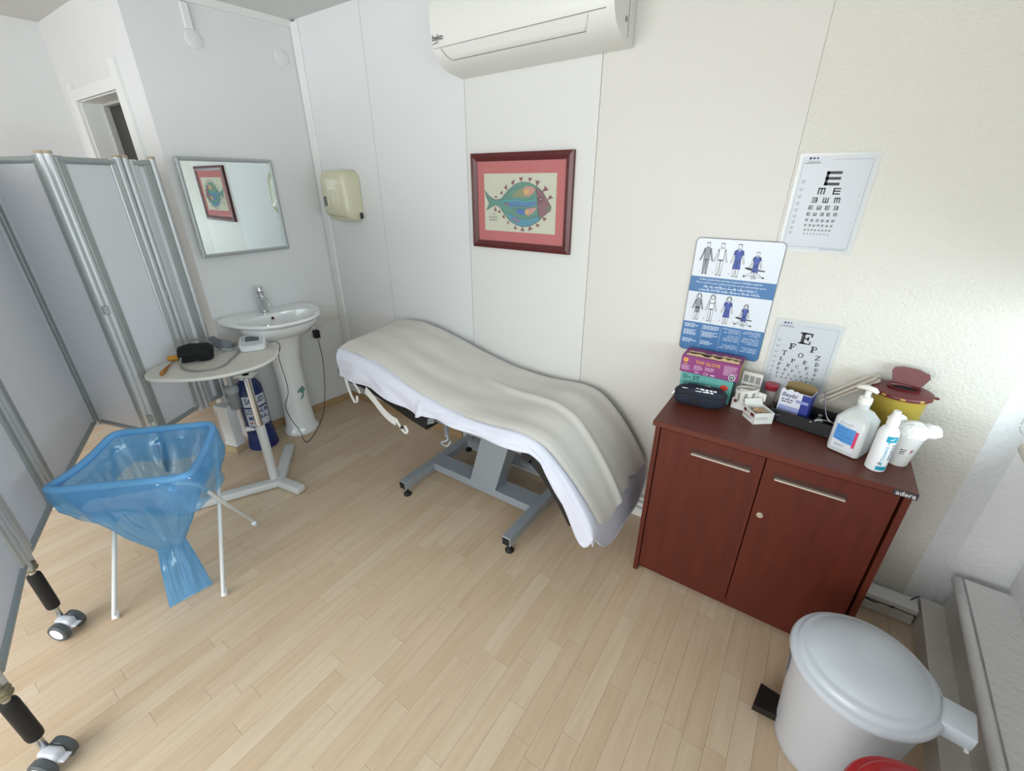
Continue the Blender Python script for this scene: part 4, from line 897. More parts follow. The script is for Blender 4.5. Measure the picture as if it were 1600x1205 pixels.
# ================================================================== folding privacy screen
scn = thing('privacy_screen', 'folding privacy screen of white panels in aluminium frames on castors', 'privacy screen', (-2.6, .4, 0))
ZB_, ZT_ = .36, 1.708
posts = [(-1.56, -.19), (-2.10, -.035), (-2.47, .12), (-3.20, .455), (-2.735, .588), (-2.905, .893), (-2.945, 1.052)]
mat('screen_cloth', '#e0e1e6', .75, var=.03, scale=3)
castor_at = {0, 1, 4}
for i in range(len(posts) - 1):
    a = Vector((*posts[i], 0)); b = Vector((*posts[i + 1], 0)); d_ = (b - a).normalized(); nrm = Vector((d_.y, -d_.x, 0))
    a2 = a + d_ * .018; b2 = b - d_ * .018
    pn = obj('cloth_panel', MB().add([a2 + d_ * .035 + Vector((0, 0, z)) + nrm * q for q in (-.002, .002) for z in (ZB_ + .02, ZT_ - .02)] + [b2 - d_ * .035 + Vector((0, 0, z)) + nrm * q for q in (-.002, .002) for z in (ZB_ + .02, ZT_ - .02)],
             [(0, 1, 3, 2), (4, 6, 7, 5), (0, 4, 5, 1), (2, 3, 7, 6), (1, 5, 7, 3), (0, 2, 6, 4)]), 'screen_cloth', scn)
    for p, sg in ((a2, 1), (b2, -1)):
        obj('frame_tube', MB().tube([p + Vector((0, 0, ZB_ - .02)), p + Vector((0, 0, ZT_))], .016, 14), 'alu', scn, smooth=50)
        q = p + d_ * sg * .034
        M_ = Matrix(((d_.x, nrm.x, 0, q.x), (d_.y, nrm.y, 0, q.y), (0, 0, 1, 0), (0, 0, 0, 1)))
        ch = obj('frame_channel', MB().rbox(-.018, .018, -.011, .011, ZB_ + .005, ZT_ - .005, .004, 1, M_), 'alu_dark' if (i + (sg > 0)) % 2 else 'alu', scn)
        obj('end_cap', MB().lathe([(0, 0), (.0155, 0), (.017, .004), (.0165, .012), (0, .012)], p + Vector((0, 0, ZT_)), 14), mat('cap_tan', '#b7a78f', .6), scn)
    obj('top_rail', MB().tube([a2 + d_ * .03 + Vector((0, 0, ZT_ - .022)), b2 - d_ * .03 + Vector((0, 0, ZT_ - .022))], .0145, 12), 'alu_dark', scn, smooth=50)
    obj('bottom_rail', MB().tube([a2 + d_ * .03 + Vector((0, 0, ZB_ + .01)), b2 - d_ * .03 + Vector((0, 0, ZB_ + .01))], .0145, 12), 'alu_dark', scn, smooth=50)
for i, p in enumerate(posts):
    if 0 < i < len(posts) - 1:
        for z in (.46, 1.05): obj('hinge', MB().rbox(-.012, .012, -.012, .012, z - .02, z + .02, .003, 1, T(p[0], p[1], 0)), 'alu_dark', scn)
    if i in castor_at:
        cx, cy = p
        obj('castor_stem', MB().tube([(cx, cy, .07), (cx, cy, .37)], .010, 12), 'steel', scn, smooth=50)
        obj('stem_collar', MB().lathe([(.011, .318), (.021, .32), (.024, .326), (.021, .334), (.024, .342), (.021, .35), (.012, .352)], (cx, cy, 0), 16), mat('collar_brass', '#8f876f', .35, metal=.7), scn, smooth=40)
        obj('grip_sleeve', MB().lathe([(.012, .125), (.019, .128), (.0205, .14), (.0205, .285), (.019, .296), (.012, .3)], (cx, cy, 0), 20), 'black_rubber', scn, smooth=40)
        CM = T(cx + .026, cy + .004, 0, radians(30))
        cs_ = obj('castor', MB().rbox(-.028, .034, -.017, .017, .03, .078, .010, 2, CM), mat('castor_grey', '#c3c6cc', .35), scn, smooth=50)
        obj('brake_tab', MB().rbox(.024, .052, -.014, .014, .046, .054, .003, 1, CM), mat('castor_grey'), cs_)
        for sg in (-1, 1):
            WMx = CM @ T(0, sg * .030, .0375) @ Matrix.Rotation(pi / 2, 4, 'X')
            wh = obj('wheel', MB().lathe([(.022, -.0125), (.033, -.0125), (.0375, -.009), (.0375, .009), (.034, .0125), (.022, .0125)], n=28, M=WMx), mat('tyre_grey', '#4e5356', .55), scn, smooth=40)
            obj('hub', MB().lathe([(0, -.0135), (.025, -.013), (.027, -.011), (.027, .011), (.025, .013), (0, .0135)], n=24, M=WMx), mat('hub_white', '#dfe1ea', .4), wh, smooth=40)
obj('foot', MB().rbox(-.03, .012, -.012, .012, ZB_ - .04, ZB_ - .018, .004, 1, T(posts[2][0], posts[2][1], 0, radians(-20))), 'white_plastic', scn)

# ================================================================== waste-bag stand and blue bag
Lf, Rf, Lb, Rb = Vector((-2.08, .083, .6)), Vector((-1.742, .416, .6)), Vector((-2.315, .362, .62)), Vector((-2.05, .648, .62))
F1, F2, F3, F4 = Vector((-1.994, .086, 0)), Vector((-1.745, .386, 0)), Vector((-2.065, .687, 0)), Vector((-2.31, .39, 0))
bs = thing('bag_stand', 'folding white tubular stand that holds the blue waste bag', 'stand', (-2.03, .387, 0))
def uframe(fa, la, rb_, fb):
    P = [fa]; ea = (rb_ - la).normalized()
    for t in (.5, .9): P.append(fa.lerp(la, t))
    P += [la.lerp(fa, .06) + ea * .022, la + ea * .036 + Vector((0, 0, -.014)), la + ea * .07, la.lerp(rb_, .5), rb_ - ea * .07, rb_ - ea * .036 + Vector((0, 0, -.014)), rb_.lerp(fb, .06) - ea * .022]
    for t in (.9, .5): P.append(fb.lerp(rb_, t))
    P.append(fb); return P
mat('stand_white', '#d6d9d8', .35)
for nm_, pth in (('front_hoop', uframe(F4, Lf, Rf, F3)), ('rear_hoop', uframe(F1, Lb, Rb, F2))):
    hp = obj(nm_, MB().tube([pth[0] + Vector((0, 0, .02))] + pth[1:-1] + [pth[-1] + Vector((0, 0, .02))], .0082, 12), 'stand_white', bs, smooth=50)
for f, l in ((F1, Lb), (F2, Rb), (F3, Rf), (F4, Lf)):
    dd_ = (l - f).normalized()
    obj('foot_cap', MB().tube([f + Vector((0, 0, .004)), f + dd_ * .035], [.0125, .0115], 12), mat('foot_white', '#e2e4e4', .5), bs, smooth=50)

bag_m = bpy.data.materials.new('blue_film'); bag_m.use_nodes = True; nt = bag_m.node_tree; N = nt.nodes; Lk = nt.links; b_ = N['Principled BSDF']
b_.inputs['Base Color'].default_value = lin('#7cc9fc'); b_.inputs['Roughness'].default_value = .16
tcn = N.new('ShaderNodeTexCoord'); nz = N.new('ShaderNodeTexNoise'); nz.noise_type = 'RIDGED_MULTIFRACTAL'; nz.inputs['Scale'].default_value = 7; nz.inputs['Detail'].default_value = 3; nz.inputs['Distortion'].default_value = .8
Lk.new(tcn.outputs['Object'], nz.inputs['Vector']); bpn = N.new('ShaderNodeBump'); bpn.inputs['Strength'].default_value = .6; bpn.inputs['Distance'].default_value = .02
Lk.new(nz.outputs['Fac'], bpn.inputs['Height']); Lk.new(bpn.outputs[0], b_.inputs['Normal'])
tr_ = N.new('ShaderNodeBsdfTranslucent'); tr_.inputs[0].default_value = lin('#a8dcfd'); Lk.new(bpn.outputs[0], tr_.inputs[1])
tp_ = N.new('ShaderNodeBsdfTransparent'); tp_.inputs[0].default_value = lin('#c4e6fb')
m1_ = N.new('ShaderNodeMixShader'); m1_.inputs[0].default_value = .4; Lk.new(b_.outputs[0], m1_.inputs[1]); Lk.new(tr_.outputs[0], m1_.inputs[2])
m2_ = N.new('ShaderNodeMixShader'); m2_.inputs[0].default_value = .58; Lk.new(m1_.outputs[0], m2_.inputs[1]); Lk.new(tp_.outputs[0], m2_.inputs[2])
gl_ = N.new('ShaderNodeBsdfGlossy'); gl_.inputs['Roughness'].default_value = .12; Lk.new(bpn.outputs[0], gl_.inputs['Normal'])
m3_ = N.new('ShaderNodeMixShader'); m3_.inputs[0].default_value = .07; Lk.new(m2_.outputs[0], m3_.inputs[1]); Lk.new(gl_.outputs[0], m3_.inputs[2])
Lk.new(m3_.outputs[0], N['Material Output'].inputs[0])

bg_ = thing('waste_bag', 'translucent blue plastic bag hung open over the white folding stand', 'bag', (-1.86, .31, 0))
cor = [Lf, Rf, Rb, Lb]
def rimpt(u):
    # walk round the four rim corners with rounding
    seg = u * 4; k = int(seg) % 4; t = seg - int(seg)
    rr_ = .13
    P, Q, R_, S_ = cor[k - 1], cor[k], cor[(k + 1) % 4], cor[(k + 2) % 4]
    c = Q.lerp(R_, t)
    cen = (Lf + Rf + Rb + Lb) / 4
    e = min(t, 1 - t)
    if e < rr_: c = c + (cen - c) * (.06 * (1 - e / rr_) ** 2)
    sag = -.020 * sin(pi * t) if k in (1, 3) else 0       # open sides sag between the hoops
    return c + Vector((0, 0, sag))
cen0 = (Lf + Rf + Rb + Lb) / 4
tailA, tailB = Vector((-1.871, .205, .006)), Vector((-1.843, .418, .006))
def bag(u, v):
    r0 = rimpt(u) + Vector((0, 0, .008)); a = 2 * pi * u
    if v < .62:
        t = v / .62
        c1 = Vector((-1.945, .335, .235)); w_ = (1 - t) ** .82 * .82 + .18
        if t < .12: w_ = 1 - .02 * t
        c = Vector((cen0.x, cen0.y, .608)).lerp(c1, t); q = (r0 - Vector((cen0.x, cen0.y, .608))); q.z *= (1 - t)
        p = c + q * (w_ if t >= .12 else 1 - 1.1 * t * .9)
        amp = .016 * sin(pi * min(1, t * 1.2)) + .003
    else:
        t = (v - .62) / .38
        c1 = Vector((-1.945, .335, .235)); qq = (r0 - Vector((cen0.x, cen0.y, .608))) * .18; qq.z = 0
        mid = (tailA + tailB) / 2; ax = (tailB - tailA) / 2
        k = max(-1, min(1, qq.dot(ax.normalized()) / .065))
        flat_ = mid + ax * k + Vector((1, -.1, 0)) * (.012 * (1 if qq.x > 0 else -1)) * (1 - t) + Vector((0, 0, .004 * (1 if qq.x > 0 else 0)))
        p = (c1 + qq).lerp(flat_, t ** .85); p.z = max(p.z, .004)
        amp = .012 * (1 - t)
    ns = mnoise.noise(Vector((cos(a) * 3.2, sin(a) * 3.2, v * 3.0))) + .6 * mnoise.noise(Vector((cos(a) * 8, sin(a) * 8, v * 5)))
    out = (p - Vector((cen0.x, cen0.y, p.z))); out.z = 0
    if out.length > 1e-4: p = p + out.normalized() * ns * amp * 1.8
    if p.z < .004: p.z = .004
    return p
obj('bag_body', MB().grid(bag, 128, 60, True), bag_m, bg_, smooth=True)
def flap(u, v):
    r0 = rimpt(u); a = 2 * pi * u
    k = int(u * 4) % 4
    drop = .165 + .025 * sin(2 * pi * u + .4) + .02 * mnoise.noise(Vector((cos(a) * 2, sin(a) * 2, 3.)))
    out = r0 - cen0; out.z = 0; out.normalize()
    bulge = .013 * sin(pi * min(1, v * 4) / 2)
    side = sin(pi * (u * 4 - int(u * 4))) if k == 1 else 0
    p = r0 + Vector((0, 0, .012 - drop * v)) + out * (bulge + .006 + .030 * side * sin(pi * min(1, v * 1.3))) - out * (.055 * v * v * (1 - side))
    ns = mnoise.noise(Vector((cos(a) * 5, sin(a) * 5, v * 2.5 + 7))) + .5 * mnoise.noise(Vector((cos(a) * 12, sin(a) * 12, v * 5 + 7)))
    return p + out * ns * .020 * v
obj('folded_rim', MB().grid(flap, 96, 12, True), bag_m, bg_, smooth=True)
obj('rim_roll', MB().tube([rimpt(k / 96) + Vector((0, 0, .004)) for k in range(96)], .0145, 10, closed=True), mat('film_rim', '#86cbf8', .25, alpha=.6), bg_, smooth=True)

# ================================================================== over-bed table and what lies on it
ot = thing('side_table', 'white adjustable over-bed table with wing top and forked foot', 'table', (-2.30, .93, 0))
ZTB = .715
tp_pts = [(-2.66, .625), (-2.62, .618), (-2.55, .648), (-2.43, .74), (-2.355, .855), (-2.33, .985), (-2.36, 1.09), (-2.42, 1.165), (-2.51, 1.215), (-2.60, 1.215), (-2.70, 1.16), (-2.77, 1.05), (-2.80, .92), (-2.79, .80), (-2.755, .70), (-2.70, .64)]
tpp = [(p.x, p.y) for p in smoothpath([(x, y, 0) for x, y in tp_pts], 4, True)]
tt = obj('table_top', MB().slab(tpp, ZTB - .018, ZTB), mat('laminate_white', '#dad6cd', .35), ot)
obj('edge_band', MB().tube([(x, y, ZTB - .009) for x, y in tpp], .0095, 8, closed=True), mat('edge_white', '#e6e4de', .35), tt, smooth=True)
PX, PY = -2.305, .932
obj('upper_column', MB().tube([(PX, PY, .36), (PX, PY, ZTB - .018)], .017, 16), 'chrome', ot, smooth=50)
lc = obj('lower_column', MB().tube([(PX, PY, .03), (PX, PY, .395)], .0235, 18), mat('stand_grey', '#cfd1cf', .4), ot, smooth=50)
obj('clamp_knob', MB().tube([(PX - .02, PY - .02, .372), (PX - .06, PY - .045, .372)], [.006, .014], 12), 'stand_white', lc, smooth=50)
obj('bracket', MB().rbox(-.05, .05, -.03, .03, ZTB - .028, ZTB - .018, .003, 1, T(PX, PY, 0, .6)), 'steel', ot)
def foot(a, b, w_=.030, h=.045):
    a, b = Vector(a), Vector(b); d_ = (b - a); l = d_.length; ang = math.atan2(d_.y, d_.x)
    return MB().rbox(0, l + w_ * .6, -w_, w_, 0.004, h, .010, 3, T(a.x, a.y, 0, ang))
J = (-2.275, .940)
for e in ((-2.47, .545), (-2.115, .965), (-2.565, 1.175)): obj('foot_arm', foot((*J, 0), (*e, 0)), 'stand_grey', ot, smooth=35)

bm_ = thing('pressure_monitor', 'white digital blood pressure monitor on the over-bed table', 'monitor', (-2.618, 1.142, ZTB), radians(58))
PM = WM[bm_.name]
def msl(y): return .028 + (y + .066) / .132 * .036
mv, mf = [], []
for ins, base in ((.004, 1), (0, 2), (0, 3), (.005, 4)):
    for x, y in rrect(-.068 + ins, .068 - ins, -.066 + ins, .066 - ins, .030, 6):
        mv.append((x, y, {1: .001, 2: .005, 3: msl(y) - .004, 4: msl(y)}[base]))
nm_ = len(mv) // 4
for i in range(3): mf += [(i * nm_ + k, i * nm_ + (k + 1) % nm_, (i + 1) * nm_ + (k + 1) % nm_, (i + 1) * nm_ + k) for k in range(nm_)]
mf += [tuple(range(nm_))[::-1], tuple(3 * nm_ + k for k in range(nm_))]
obj('case', MB().add(mv, mf, PM), 'white_plastic', bm_, smooth=40)
SL = PM @ T(0, -.066, .0284, 0, math.atan2(.036, .132))
obj('screen', MB().rbox(-.036, .036, .060, .112, .0002, .0022, .001, 1, SL), mat('lcd_grey', '#5d6063', .25), bm_)
obj('face_plate', MB().slab(rrect(-.057, .057, .016, .132, .02), .0, .0008, SL), mat('plate_grey', '#cdd0d3', .4), bm_)
for z in (.076, .090, .104): obj('button', MB().rbox(-.052, -.042, z - .003, z + .003, .0005, .003, .001, 1, SL), mat('button_grey', '#9ba0a6', .4), bm_)
obj('start_button', MB().rbox(.002, .02, .026, .036, .0005, .003, .002, 1, SL), mat('button_pale', '#b9bdc2', .4), bm_)
obj('lettering', MB().rect(-.02, .02, .0, .004, 0, SL @ T(0, .123, .0012, 0, radians(-90))), print_grey, bm_)

cf = thing('pressure_cuff', 'rolled black blood pressure cuff with grey strap and looped tube', 'cuff', (-2.68, .90, ZTB))
def cuff(u, v):
    a = 2 * pi * u; x = -.085 + .17 * v; e = (1 - abs(2 * v - 1) ** 4) ** .5 if 0 < v < 1 else .0
    r2 = .047 * (.45 + .55 * e) * (1 + .22 * mnoise.noise(Vector((cos(a) * 2, sin(a) * 2, v * 3)))) if 0 < v < 1 else 0
    p = Vector((x, cos(a) * r2 * 1.25, .043 + sin(a) * r2)); p.z = max(p.z, .003)
    return T(-2.685, .872, ZTB, radians(58)) @ p
obj('roll', MB().grid(cuff, 36, 16, True), mat('cuff_black', '#0e0f11', .8, bump=.4, bscale=60), cf, smooth=True)
def strap(seed, c, l, h, az):
    M_ = T(*c, az)
    return MB().grid(lambda u, v: M_ @ Vector((-l / 2 + l * u, .018 * sin(6 * u + seed) + .012 * v, .004 + h * v * (.6 + .4 * sin(3 * u + seed)) + .01 * sin(5 * u + seed) ** 2)), 14, 4)
mat('strap_grey', '#73777d', .7)
obj('strap', strap(.4, (-2.735, 1.01, ZTB), .13, .07, radians(50)), 'strap_grey', cf, smooth=True)
obj('strap', strap(2.2, (-2.72, 1.05, ZTB), .10, .085, radians(80)), 'strap_grey', cf, smooth=True)
obj('strap', strap(4.0, (-2.67, 1.03, ZTB), .10, .035, radians(20)), mat('strap_pale', '#9ea1a6', .6), cf, smooth=True)
obj('buckle', MB().tube([T(-2.70, .985, ZTB + .03, 1.0, 1.1) @ Vector((.016 * cos(k * pi / 8), .016 * sin(k * pi / 8), 0)) for k in range(16)], .003, 6, closed=True), 'strap_grey', cf)
tb = [(-2.70, 1.115, .735), (-2.62, 1.06, .724), (-2.555, 1.00, .721), (-2.47, .91, .720), (-2.46, .85, .720), (-2.51, .785, .720), (-2.60, .765, .722), (-2.66, .785, .745), (-2.715, .835, .785), (-2.75, .885, .808), (-2.775, .94, .795), (-2.755, .985, .765)]
obj('air_tube', MB().tube(smoothpath(tb, 8), .0052, 8), mat('tube_grey', '#8e8f8d', .4), cf, smooth=True)
rh = thing('reflex_hammer', 'orange-handled reflex hammer lying at the tip of the over-bed table', 'hammer', (-2.69, .735, ZTB))
ha, hb = Vector((-2.588, .665, ZTB + .010)), Vector((-2.77, .795, ZTB + .011))
obj('handle', MB().tube([ha, ha.lerp(hb, .04), ha.lerp(hb, .3), ha.lerp(hb, .45), ha.lerp(hb, .6)], [.006, .0095, .0085, .006, .0045], 12), mat('hammer_orange', '#b9772a', .4, var=.3, scale=20), rh, smooth=True)
obj('shaft', MB().tube([ha.lerp(hb, .58), hb], .0035, 8), 'steel', rh, smooth=True)
hd = (hb - ha).cross(Vector((0, 0, 1))).normalized()
obj('head', MB().tube([hb - hd * .030 + Vector((0, 0, .004)), hb - hd * .012 + Vector((0, 0, .004)), hb + hd * .018 + Vector((0, 0, .004)), hb + hd * .032 + Vector((0, 0, .004))], [.012, .016, .014, .005], 12), mat('hammer_yellow', '#d69a30', .5), rh, smooth=True)

# ================================================================== oxygen cylinder, white box behind it
ox = thing('oxygen_cylinder', 'dark blue oxygen cylinder with lettered label below the over-bed table', 'gas cylinder', (-2.79, 1.125, 0))
OC = (-2.79, 1.125, 0)
obj('tank', MB().lathe([(0, .06), (.06, .06), (.073, .08), (.075, .10), (.075, .40), (.070, .435), (.055, .465), (.034, .485), (.028, .50), (.028, .52), (0, .52)], OC, 36), mat('oxygen_blue', '#1b2a5f', .3), ox, smooth=50)
obj('base_boot', MB().lathe([(0, 0), (.088, 0), (.090, .01), (.080, .085), (.077, .12), (.0, .12)], OC, 36), mat('boot_blue', '#1b2a66', .45), ox, smooth=40)
hc = math.atan2(-OC[1], -OC[0])                       # bearing toward the room
def ow(R): return lambda x, y, z: Vector(OC) + Vector((R * cos(-.22 + x / R), R * sin(-.22 + x / R), z))
obj('label', wrect(MB(), -.075, .075, .175, .385, ow(.0756), 16), mat('label_pale', '#ccd2dc', .5), ox)
lw_ = mat('label_navy', '#1d2a68', .5)
R1 = ow(.0762)
obj('label_stripe', wrect(MB(), -.075, .075, .300, .312, R1, 16), lw_, ox)
obj('lettering', MB().text('SOLID', -.0, .352, .055, fn=R1, bold=.02, sx=.8).text('SOLUNUM', .0, .275, .048, fn=R1, bold=.02, sx=.62).text('MEDİKAL', .0, .232, .043, fn=R1, bold=.02, sx=.66), lw_, ox)
pt2 = lines(MB(), -.06, .06, .200, .016, 2, .010, 0, rnd, jit=.1); pt2.v = [R1(*p) for p in pt2.v]
obj('phone_text', pt2, mat('print_redbrown', '#a8574e', .5), ox)
obj('valve', MB().lathe([(.014, .52), (.016, .53), (.016, .57), (.022, .575), (.022, .595), (0, .597)], OC, 20), 'chrome', ox, smooth=40)
obj('neck_ring', MB().lathe([(.036, .483), (.041, .485), (.041, .50), (.034, .502)], OC, 24), 'white_plastic', ox, smooth=40)
rg = obj('regulator', MB().tube([(OC[0], OC[1], .55), (OC[0] - .0, OC[1] - .05, .55), (OC[0] - .01, OC[1] - .085, .55)], .013, 12), 'chrome', ox, smooth=50)
obj('gauge', MB().lathe([(0, 0), (.026, 0), (.026, .018), (0, .02)], n=20, M=T(OC[0] + .0, OC[1] - .05, .575) @ Matrix.Rotation(pi / 2, 4, 'X')), 'chrome', rg, smooth=40)
HB = (OC[0] - .01, OC[1] - .092, .31)
hm = obj('humidifier_jar', MB().lathe([(0, 0), (.030, 0), (.034, .006), (.036, .11), (.037, .115)], HB, 28), mat('clear_jar', '#c4cbcd', .12, alpha=.38), ox, smooth=40)
obj('jar_cap', MB().lathe([(.040, .113), (.041, .118), (.041, .140), (.034, .150), (.014, .158), (.012, .235), (0, .236)], HB, 28), mat('cap_clear', '#bfc6c9', .2, alpha=.7), hm, smooth=40)
obj('inner_tube', MB().tube([(HB[0], HB[1], HB[2] + .01), (HB[0], HB[1], HB[2] + .11)], .006, 8), 'steel', hm, smooth=50)
ht = [(HB[0] - .03, HB[1] - .01, .46), (HB[0] - .065, HB[1] - .02, .42), (HB[0] - .07, HB[1] - .02, .30), (HB[0] - .05, HB[1] - .03, .20), (HB[0] - .03, HB[1] - .035, .12), (HB[0] - .02, HB[1] - .03, .10)]
obj('hose', MB().tube(smoothpath(ht, 8), .0042, 8), mat('hose_pale', '#b9bcbb', .4), ox, smooth=True)
ht2 = [(OC[0] + .02, OC[1] - .01, .58), (OC[0] + .06, OC[1] - .02, .54), (OC[0] + .085, OC[1] - .03, .46), (OC[0] + .07, OC[1] - .045, .40)]
obj('hose', MB().tube(smoothpath(ht2, 8), .0035, 8), mat('hose_pale'), ox, smooth=True)
kb = thing('wood_block', 'short pale wooden block on the floor under the white box', 'block', (-2.865, .975, 0), radians(15))
obj('block', MB().rbox(-.05, .05, -.03, .03, 0, .045, .003, 1, WM[kb.name]), mat('block_wood', '#c3b28c', .7, var=.2, scale=20), kb)
wx = thing('white_box', 'narrow white box standing on the wooden block beside the cylinder', 'box', (-2.865, .985, .046), radians(15))
obj('case', MB().rbox(-.052, .052, -.034, .034, .046, .335, .006, 2, WM[wx.name] @ T(0, 0, -.046)), 'white_plastic', wx)
obj('front_seam', MB().box(-.04, -.036, -.0348, -.0335, .03, .25, WM[wx.name] @ T(0, 0, 0)), print_grey, wx)

# ================================================================== roller blind at the side window
rbld = thing('roller_blind', 'white roller blind with steel ball chain at the side window', 'blind', FR @ Vector((1.5, .1, 2.3)))
obj('roller', MB().tube([FR @ Vector((.15, .08, 2.30)), FR @ Vector((1.5, .08, 2.30))], .025, 16), 'white_plastic', rbld, smooth=50)
obj('fabric', MB().box(.16, 1.48, .068, .070, 1.22, 2.30, FR), mat('blind_fabric', '#e3e4e4', .8), rbld)
obj('bottom_bar', MB().tube([FR @ Vector((.16, .069, 1.22)), FR @ Vector((1.48, .069, 1.22))], .009, 10), 'white_plastic', rbld, smooth=50)
bead = MB().lathe([(0, -.0024), (.0024, 0), (0, .0024)], n=6); chm = bpy.data.meshes.new('chain_bead')
chain = MB()
cpath = [Vector((.600, 1.725, 2.29))]
zz = 2.285
while zz > .965: cpath.append(Vector((.600, 1.725, zz))); zz -= .0062
for k in range(1, 12):
    a = pi + pi * k / 12; cpath.append(Vector((.600 + .0, 1.725, .965)) + Vector((.021 + .021 * cos(a), -.012 - .012 * cos(a), .026 * sin(a))))
zz = .965
while zz < 2.29: cpath.append(Vector((.642, 1.701, zz))); zz += .0062
for p in cpath: chain.lathe([(0, -.0023), (.0023, -.0008), (.0023, .0008), (0, .0023)], p, 6)
obj('ball_chain', chain, 'steel', rbld, kind='stuff')

# ================================================================== examination couch
ex = thing('examination_couch', 'grey-framed examination couch with raised head and lowered foot end', 'couch', (-1.24, 1.55, 0))
PT = [(-2.12, .782), (-1.98, .790), (-1.82, .778), (-1.64, .738), (-1.42, .683), (-1.22, .650), (-1.04, .643), (-.87, .656), (-.79, .650), (-.72, .622), (-.63, .540), (-.56, .452), (-.50, .360), (-.472, .300)]
PS = smoothpath([(x, 0, z) for x, z in PT], 5)
AL = [0.]
for a, b in zip(PS, PS[1:]): AL.append(AL[-1] + (b - a).length)
LT = AL[-1]
def prf(t):                                       # t in metres along the profile -> point, unit normal
    if t >= LT:
        d_ = Vector((.18, 0, -.98)).normalized(); return PS[-1] + d_ * (t - LT), Vector((.98, 0, .18)).normalized()
    for k in range(len(AL) - 1):
        if t <= AL[k + 1] + 1e-9:
            q = (t - AL[k]) / (AL[k + 1] - AL[k]); p = PS[k].lerp(PS[k + 1], q); d_ = (PS[k + 1] - PS[k]).normalized(); return p, Vector((-d_.z, 0, d_.x))
    return PS[-1], Vector((0, 0, 1))
def sx0(y): return .0 + .13 * (1.885 - y) / .60   # head end is cut at a slant
def layer(y0, y1, o0, o1, tmax, r=.02, nt=60, tmin=None):
    def f(u, v):
        a = u
        # ring in section: top far -> top near -> bottom near -> bottom far
        return None
    M = MB(); vs_ = []; ring = [(y1 - r, o0), (y0 + r, o0), (y0, o0 + r if o0 < o1 else o0 - r), (y0, o1 + r), (y0 + r, o1), (y1 - r, o1), (y1, o1 + r), (y1, o0 - r)]
    for i in range(nt):
        for y, o_ in ring:
            ta = sx0(y) if tmin is None else tmin
            t = ta + (tmax - ta) * i / (nt - 1)
            p, n_ = prf(t); q = p + n_ * o_; vs_.append((q.x, y, q.z))
    m_ = len(ring); fs = [(i * m_ + k, i * m_ + (k + 1) % m_, (i + 1) * m_ + (k + 1) % m_, (i + 1) * m_ + k) for i in range(nt - 1) for k in range(m_)]
    fs += [tuple(range(m_)), tuple((nt - 1) * m_ + k for k in range(m_))[::-1]]
    return M.add(vs_, fs)
ring_ok = True
obj('mattress', layer(1.295, 1.882, 0, -.075, LT - .01, .018), mat('vinyl_beige', '#bdb7ad', .5), ex, smooth=45)
obj('head_board', layer(1.31, 1.875, -.077, -.205, .755, .008), mat('shell_black', '#17181a', .5), ex, smooth=40)
obj('seat_board', MB().add(*(lambda L_: (L_.v, L_.f))(layer(1.299, 1.875, -.077, -.125, LT - .05, .006, tmin=1.30))), mat('shell_black'), ex, smooth=40)
mat('frame_grey', '#969ea5', .38, metal=.15)
for x in (-1.597, -.886):
    bf = obj('foot_beam', MB().rbox(x - .0235, x + .0235, 1.268 if x < -1 else 1.25, 1.87, .055, .105, .003, 1), 'frame_grey', ex)
    yv = 1.268 if x < -1 else 1.25
    obj('beam_end_dark', MB().rbox(x - .019, x + .019, yv - .003, yv + .004, .060, .100, .002, 1), 'black_plastic', bf)
    for y in (yv + .03, 1.84):
        obj('levelling_foot', MB().lathe([(0, 0), (.021, 0), (.022, .006), (.015, .016), (.008, .02), (.008, .056)], (x, y, 0), 20), 'black_rubber', ex, smooth=40)
obj('cross_beam', MB().rbox(-1.575, -.908, 1.495, 1.605, .058, .104, .003, 1), 'frame_grey', ex)
obj('rear_beam', MB().rbox(-1.575, -.908, 1.80, 1.84, .058, .104, .003, 1), 'frame_grey', ex)
colp = [(-1.30, .10), (-1.13, .10), (-1.015, .50), (-1.185, .50)]
obj('column', MB().prism(colp, 1.497, 1.60), 'frame_grey', ex)
obj('upper_chassis', MB().rbox(-1.45, -.80, 1.38, 1.42, .49, .54, .004, 1).rbox(-1.45, -.80, 1.72, 1.76, .49, .54, .004, 1).rbox(-1.25, -.95, 1.42, 1.72, .49, .535, .004, 1), 'frame_grey', ex)
obj('head_support', MB().tube([(-1.40, 1.45, .51), (-1.75, 1.45, .60)], .014, 10).tube([(-1.40, 1.70, .51), (-1.75, 1.70, .60)], .014, 10), 'frame_grey', ex, smooth=50)
lv_ = obj('lever', MB().tube([(-1.345, 1.40, .545), (-1.29, 1.33, .515), (-1.262, 1.30, .50)], .011, 10), 'frame_grey', ex, smooth=50)
obj('lever_loop', MB().tube(smoothpath([(-1.27, 1.305, .51), (-1.25, 1.29, .488), (-1.275, 1.272, .472), (-1.235, 1.268, .470), (-1.225, 1.285, .492)], 5), .005, 8), 'frame_grey', lv_, smooth=50)
obj('side_plate', MB().prism([(-1.50, .50), (-1.36, .56), (-1.36, .53), (-1.47, .475)], 1.318, 1.326), mat('plate_steel', '#8d9297', .4, metal=.3), ex)

